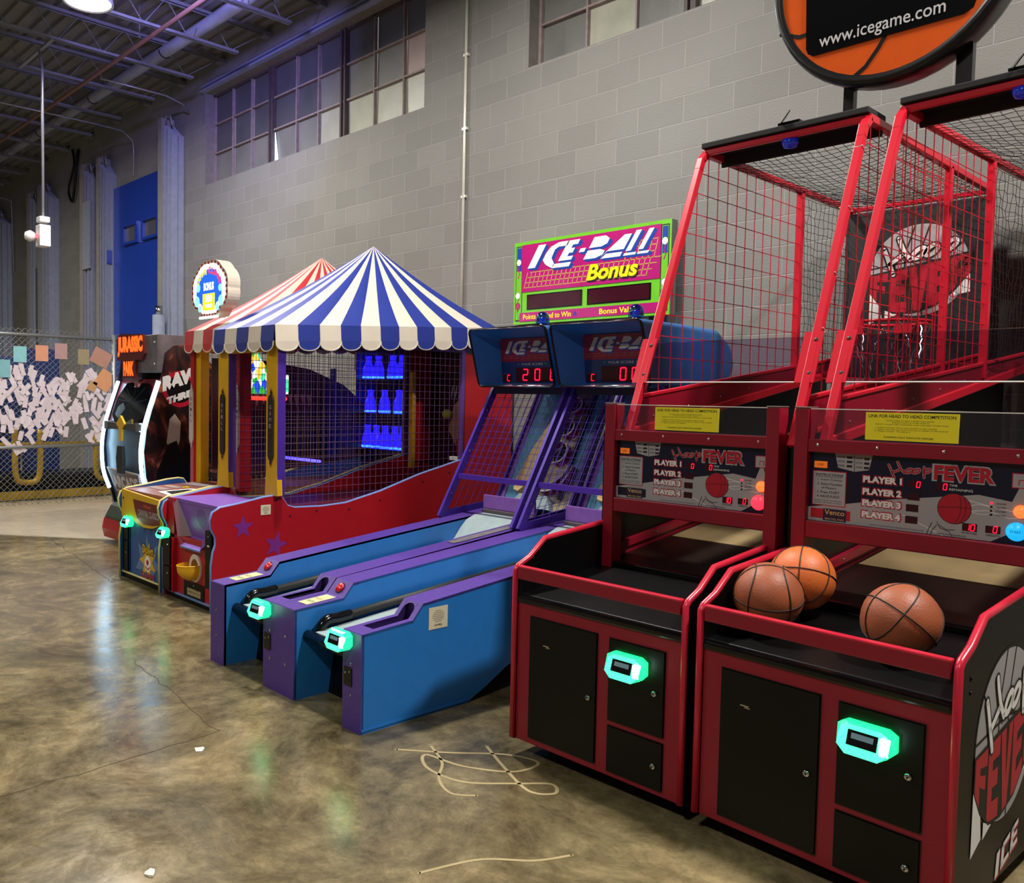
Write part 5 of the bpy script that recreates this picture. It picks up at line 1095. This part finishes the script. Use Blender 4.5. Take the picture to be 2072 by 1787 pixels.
for k in range(12): s.poly([(1.0+.07*k, 1.50), (1.06+.07*k, 1.50), (1.03+.07*k, 1.40-.02*(k % 2))], side(.041, 0), 0, mat('pale_teeth_print', '#9a8468', .5))
for k in range(9): s.fbox(side(.041, 0), 1.05+.13*k, 1.11+.13*k, .95, 1.36, 0, .001, mat('black_print_bars', '#0c080a', .5))
s.build('side_art_panel', t)
# lit art above the throwing window, neon tubes, glowing targets
ART = bpy.data.materials.new('backlit_art'); ART.use_nodes = True; nt = ART.node_tree; tc = nt.nodes.new('ShaderNodeTexCoord'); vz = nt.nodes.new('ShaderNodeTexVoronoi'); vz.inputs['Scale'].default_value = 13; nt.links.new(tc.outputs['Object'], vz.inputs[0]); hr = nt.nodes.new('ShaderNodeValToRGB'); hr.color_ramp.interpolation = 'CONSTANT'
for p_, c_ in ((0, '#20a040'), (.25, '#e8fff0'), (.45, '#2048d0'), (.6, '#40d8a0'), (.75, '#f0c040'), (.88, '#8040c0')):
    e_ = hr.color_ramp.elements.new(p_) if p_ else hr.color_ramp.elements[0]; e_.position = p_; e_.color = lin(c_)
nt.links.new(vz.outputs['Color'], hr.inputs[0]); pb = nt.nodes['Principled BSDF']; nt.links.new(hr.outputs[0], pb.inputs['Base Color']); nt.links.new(hr.outputs[0], pb.inputs['Emission Color']); pb.inputs['Emission Strength'].default_value = 1.5
s = MB(); F = front(0, 1.15); s.fbox(F, .06, .70, 1.50, 1.66, 0, .01, ART); s.prism([(.08, 1.66), (.36, 1.66), (.34, 1.74), (.26, 1.80), (.20, 1.88), (.13, 1.86), (.10, 1.76)], F, 0, .01, ART); s.build('lit_art_panel', t)
s = MB(); s.tube([(.05, 1.12, 1.46), (.70, 1.12, 1.46)], .016, mat('red_neon', '#ff2018', .4, emit=6), 8); s.build('neon_tube', t, label='red neon tube')
s = MB(); s.tube([(.10, 1.5, .92), (.66, 1.5, .92)], .013, mat('blue_neon', '#4038ff', .4, emit=6), 8); s.build('neon_tube', t, label='blue violet neon tube')
s = MB(); F = front(0, yf2+.10); s.fbox(F, .10, .66, .775, .865, 0, .004, mat('clown_sign_plate', '#1c1c34', .3)); s.text('RED LIT CLOWN', F, .13, .825, .42, .848, .006, mat('pink_letters', '#c87a70', .4), bold=.02); s.text('Worth DOUBLE POINTS', F, .30, .790, .62, .813, .006, mat('pink_letters', '#c87a70', .4), bold=.02); s.build('rule_sign', t)
BG = mat('blue_lit_target', '#2018ff', .3, emit=1.6); BG2 = mat('blue_target_highlight', '#3078ff', .3, emit=3.0); 
for zr_, us in ((1.66, (.06, .22, .44, .58)), (1.33, (.10, .32, .54)), (.985, (.06, .20, .34, .48, .60))):
    s = MB(); s.box(.03, W-.04, 2.40, 2.60, zr_-.02, zr_, mat('shelf_dark_blue', '#101048', .4)); s.build('target_shelf', t)
    for u in us:
        s = MB(); c = (u+.05, 2.45, zr_); s.lathe([(.0, 0), (.052, 0), (.056, .02), (.055, .09), (.046, .13), (.028, .175), (.030, .20), (.034, .225), (.0, .23)], c, BG, n=14); s.lathe([(.0, .008), (.058, .008), (.060, .028), (0, .03)], c, BG2, n=14); s.build('glowing_target', t)
s = MB(); s.box(.10, .16, 2.0, 2.03, .9, 1.75, mat('blue_drape', '#1a2a90', .5)); s.build('blue_drape', t)
for a0, a1, c_ in ((-.045, .02, BRED), (.02, .10, YELP), (.665, .725, YELP), (.725, .80, BRED)):
    s = MB(); s.box(a0, a1, yf2+(.0 if c_ is BRED else .02), yf2+.10, .72, 1.96, c_); p = s.build('front_post', t, bevel=.003)
    if c_ is BRED: ornate_plaque(p, front(0, yf2-.001), (a0+a1)/2, 1.30, 'SKILL' if a0 < 0 else 'GAME', mat('plaque_cream', '#b8a8a0', .5), INK)
s = MB(); s.box(.02, .725, yf2+.02, yf2+.06, 1.84, 1.96, YELP); s.build('head_frame', t)
tent(t, -.075, .745, yf2-.03, 2.72, 2.02, 2.11, (.37, 1.70, 2.73), {0: TENTW, 1: TENTR}, 5, 11)
# lit topper sign on the tent front
s = MB(); cu, cv = .40, 2.335; out = []
for i in range(64):
    a = 2*PI*i/64; rx_, rz2 = .300, .235; kx = 1+.05*abs(math.sin(4*a)); out.append((cu+rx_*math.cos(a)*kx*(1 if math.sin(a) > -.6 else .82), cv+(rz2 if math.sin(a) > -.9 else rz2*.92)*math.sin(a)*kx))
F = front(0, yf2-.06); s.prism(out, F, -.11, .0, mat('sign_cream_case', '#cbbfae', .4)); sg = s.build('topper_sign', t, bevel=.004)
s = MB(); g = lambda f: [(cu+(a-cu)*f, cv+(b-cv)*f) for a, b in out]
for i in range(0, 64, 2): s.poly([g(.98)[i], g(.98)[(i+1) % 64], g(.86)[(i+1) % 64], g(.86)[i]], F, .002, BRED)
s.prism(g(.88), F, .0, .004, mat('sign_white_glow', '#ffffff', .4, emit=2.2)); BL_ = mat('sign_blue_glow', '#1058e0', .4, emit=1.2); YG = mat('sign_yellow_glow', '#ffe010', .4, emit=1.3); RG = mat('sign_red_glow', '#ff3040', .4, emit=1.1); CG = mat('sign_cyan_glow', '#80e8ff', .4, emit=1.5)
s.prism(g(.70), F, .004, .005, BL_)
for u, v, r_ in ((.22, 2.36, .035), (.20, 2.25, .045), (.59, 2.34, .03), (.60, 2.24, .04), (.25, 2.19, .03), (.54, 2.19, .03)): s.disc(F, u, v, r_, r_, .0056, CG, 14)
for i, ch in enumerate('DOWN'): a = math.radians(152-15*i); u, v = cu+.205*math.cos(a), cv+.155*math.sin(a); s.text(ch, F, u-.022, v-.025, u+.022, v+.030, .006, YG, bold=.05)
for i, ch in enumerate('CLOWN'): a = math.radians(86-15*i); u, v = cu+.205*math.cos(a), cv+.155*math.sin(a); s.text(ch, F, u-.022, v-.028, u+.022, v+.030, .006, RG, bold=.05)
s.text('BONUS', F, cu-.085, cv-.005, cu+.085, cv+.06, .006, mat('sign_white_glow', '#ffffff', .4, emit=2.2), bold=.04); s.fbox(F, cu-.10, cu+.10, cv-.165, cv-.03, .005, .0065, YG); s.text('500', F, cu-.06, cv-.10, cu+.06, cv-.04, .007, mat('sign_white_glow', '#ffffff', .4, emit=2.2), bold=.04); s.text('TICKETS', F, cu-.06, cv-.145, cu+.06, cv-.115, .007, mat('sign_white_glow', '#ffffff', .4, emit=2.2), bold=.04)
s.build('lit_face', sg)
s = MB()
for i in range(11): s.lathe([(.010, 0), (.010, .006), (0, .012)], F.p(cu-.15+.03*i, cv-.222), GLOWW, (F.U, F.V, F.N), 8)
s.build('bulb_row', sg)

# ================================================================== dinosaur shooter cabinet
t = thing('shooter_cabinet', (-8.5, 3.3, 0), 'tall dark dinosaur shooter cabinet with curved white light strips', 'arcade game')
W = 1.0; JP = [(.35, .05), (.02, .05), (.02, .25), (.11, .36), (.06, .54), (.005, .72), (-.015, .95), (.01, 1.15), (.06, 1.33), (.15, 1.60), (.19, 1.86), (.27, 1.93), (.42, 1.95), (.75, 1.70), (1.10, 1.5), (1.35, .9), (1.5, .05)]
JB = mat('cabinet_black_print', '#0e0c0f', .35); LAVA = bpy.data.materials.new('volcano_print'); LAVA.use_nodes = True; nt = LAVA.node_tree; tc = nt.nodes.new('ShaderNodeTexCoord'); nz = nt.nodes.new('ShaderNodeTexNoise'); nz.inputs['Scale'].default_value = 4; nz.inputs['Detail'].default_value = 8; nz.inputs['Distortion'].default_value = 1.5; hr = nt.nodes.new('ShaderNodeValToRGB'); hr.color_ramp.elements[0].position = .42; hr.color_ramp.elements[0].color = lin('#140a0c'); hr.color_ramp.elements[1].position = .68; hr.color_ramp.elements[1].color = lin('#a8603c'); e_ = hr.color_ramp.elements.new(.55); e_.color = lin('#4a1c18'); nt.links.new(tc.outputs['Object'], nz.inputs[0]); nt.links.new(nz.outputs[0], hr.inputs[0]); nt.links.new(hr.outputs[0], nt.nodes['Principled BSDF'].inputs['Base Color']); nt.nodes['Principled BSDF'].inputs['Roughness'].default_value = .4
for i, a in enumerate((0, W-.03)):
    s = MB(); s.prism(JP, side(a, 0), 0, .03, LAVA if i else JB)
    if i:
        F = side(W, 0); s.disc(F, .33, 1.53, .17, .17, .001, PRED, 20); s.disc(F, .33, 1.53, .13, .13, .0015, JB, 20); s.text('RAW', F, .16, 1.50, .52, 1.64, .003, WHITE, bold=.08, skew=.12); s.text('THRILLS', F, .20, 1.38, .56, 1.45, .003, WHITE, bold=.08, skew=.12)
        s.poly([(.10, .75), (.22, 1.02), (.30, 1.05), (.34, .92), (.40, 1.02), (.48, .98), (.70, .60), (.70, .3), (.12, .3)], F, .002, JB); s.poly([(.20, 1.03), (.23, 1.25), (.28, 1.30), (.34, 1.22), (.33, 1.05), (.285, .92)], F, .0015, mat('lava_pale', '#c8b8a8', .4))
    p = s.build('side_panel', t)
    s = MB(); s.tube(spline([(a+(.0 if i else .03)+(-.012 if i else .012), b-.012, z) for b, z in ((.15, 1.60), (.06, 1.33), (.01, 1.15), (-.015, .95), (.0, .72), (.06, .54))], 5), .018, LEDW, 8); s.build('light_strip', p)
s = MB(); fp = [(.12, .40), (.09, .56), (.035, .75), (.02, .97), (.045, 1.17), (.10, 1.36), (.19, 1.62)]
cm = [mat('cabinet_grey_crate', '#34343c', .4)]*2+[mat('cabinet_grey_crate', '#34343c', .4)]+[mat('cabinet_grey_crate', '#34343c', .4)]+[mat('cabinet_red_print', '#6a1c24', .35)]*3
for j in range(len(fp)-1): (b0_, z0_), (b1_, z1_) = fp[j], fp[j+1]; s.add([(.03, b0_, z0_), (W-.03, b0_, z0_), (W-.03, b1_, z1_), (.03, b1_, z1_)], [(0, 1, 2, 3)], cm[j])
s.box(.03, W-.03, .2, 1.4, .05, 1.6, JB); s.build('front_shell', t)
F = Fr((0, .045, 1.17), (1, 0, 0), V(0, .145, .45)); s = MB(); hexa = [(.12, .10), (.28, .0), (.72, .0), (.86, .10), (.88, .28), (.74, .42), (.60, .43), (.56, .38), (.44, .38), (.38, .43), (.26, .42), (.12, .26)]
s.prism(hexa, F, .018, .035, mat('dark_glass', '#05080e', .08, coat=.8))
WEB = mat('glass_crack_line', '#22303a', .3)
for k in range(9): a = 2*PI*k/9; s.ribbon([(.5+.05*math.cos(a), .22+.04*math.sin(a)), (.5+.33*math.cos(a+.2), .22+.2*math.sin(a+.2))], .003, F, .036, WEB)
s.poly([(.20, .10), (.30, .06), (.40, .16), (.32, .22), (.22, .18)], F, .0362, mat('glass_reflection_grey', '#4a5058', .3)); s.build('round_window', t)
s = MB(); F = front(0, .02, 0); s.box(.10, W-.06, -.02, .05, 1.14, 1.20, mat('crate_bar_grey', '#4a4848', .4, .3)); s.box(.10, .17, -.026, .05, 1.13, 1.21, STEEL); s.box(.84, .92, -.026, .05, 1.13, 1.21, STEEL)
s.prism([(.40, 1.19), (.50, 1.27), (.60, 1.19), (.54, 1.15), (.53, 1.03), (.47, 1.03), (.46, 1.15)], F, .03, .05, YELP); s.prism([(.45, .72), (.56, .72), (.58, .86), (.56, .98), (.45, .98), (.42, .86)], F, .03, .06, mat('black_claw_rubber', '#16181a', .4)); s.build('crate_latch', t)
F = Fr((0, .075, .53), (1, 0, 0), V(0, -.07, .24)); s = MB(); s.prism([(.20, .0), (.80, .0), (.86, .22), (.12, .24)], F, .012, .02, mat('arcade_plate_white', '#b8b0b0', .4)); s.prism([(.22, .012), (.78, .012), (.83, .205), (.15, .222)], F, .02, .022, mat('arcade_plate_maroon', '#401820', .4)); s.text('ARCADE', F, .20, .04, .80, .17, .023, mat('arcade_plate_white', '#b8b0b0', .4), bold=.06, skew=.0); s.build('name_plate', t)
s = MB(); s.prism([(.35, .05), (.015, .05), (.0, .15), (.015, .26), (.07, .36), (.12, .40), (.35, .40)], side(.02, 0), 0, W-.04, mat('cabinet_foot_green', '#2a3a28', .5, noise=.2)); s.prism([(.35, .05), (.01, .05), (-.01, .14), (.01, .24), (.35, .20)], side(.0, 0), 0, W, BRED, BRED); s.box(.5, .62, -.014, .0, .14, .17, mat('foot_orange_lamp', '#ff7030', .4, emit=3)); s.build('foot_base', t)
s = MB(); PG = mat('stone_block_grey', '#6a6468', .4, .2, noise=.3, nscale=8); s.box(.55, .98, .12, .45, 1.68, 2.03, PG); s.box(.03, .5, .18, .40, 1.62, 2.0, mat('dark_rock', '#2a1c1a', .5, noise=.4)); 
for z in (1.75, 1.95): rivet(s, front(0, .12), .92, z, .022, STEEL)
s.build('top_block', t, bevel=.02)
OG = mat('orange_glow_letters', '#ff5a18', .4, emit=1.6); DKR = mat('sign_dark_red', '#5a1008', .4)
F = front(0, .12); s = MB(); s.prism([(.14, 1.80), (.70, 1.80), (.76, 1.86), (.72, 2.04), (.20, 2.06), (.12, 2.0)], F, .0, .03, DKR); s.prism([(.26, 1.62), (.56, 1.62), (.56, 1.80), (.26, 1.80)], F, .0, .03, DKR)
s.text('JURASSIC', F, .15, 1.835, .73, 2.03, .032, OG, bold=.07); s.text('PARK', F, .29, 1.65, .53, 1.79, .032, OG, bold=.07); s.build('title_letters', t)

# scraps on the floor
SCP = mat('paper_scrap_white', '#e0dcd2', .7)
for (x, y), lb in (((-3.249, 1.663), 'small crumpled white scrap on the open floor'), ((-2.493, 1.111), 'tiny white scrap at the bottom edge of the photo')):
    s = MB(); r_ = random.Random(x); pts = [(.022*math.cos(2*PI*i/7)*r_.uniform(.6, 1.2), .022*math.sin(2*PI*i/7)*r_.uniform(.6, 1.2), r_.uniform(.001, .010)) for i in range(7)]
    s.add(pts+[(0, 0, .012)]+[(p[0], p[1], .0005) for p in pts], [(i, (i+1) % 7, 7) for i in range(7)]+[(i, i+8, (i+1) % 7+8, (i+1) % 7) for i in range(7)]+[tuple(range(8, 15))[::-1]], SCP); o = s.build('paper_scrap'); o.location = (x, y, 0); tag(o, lb, 'scrap')
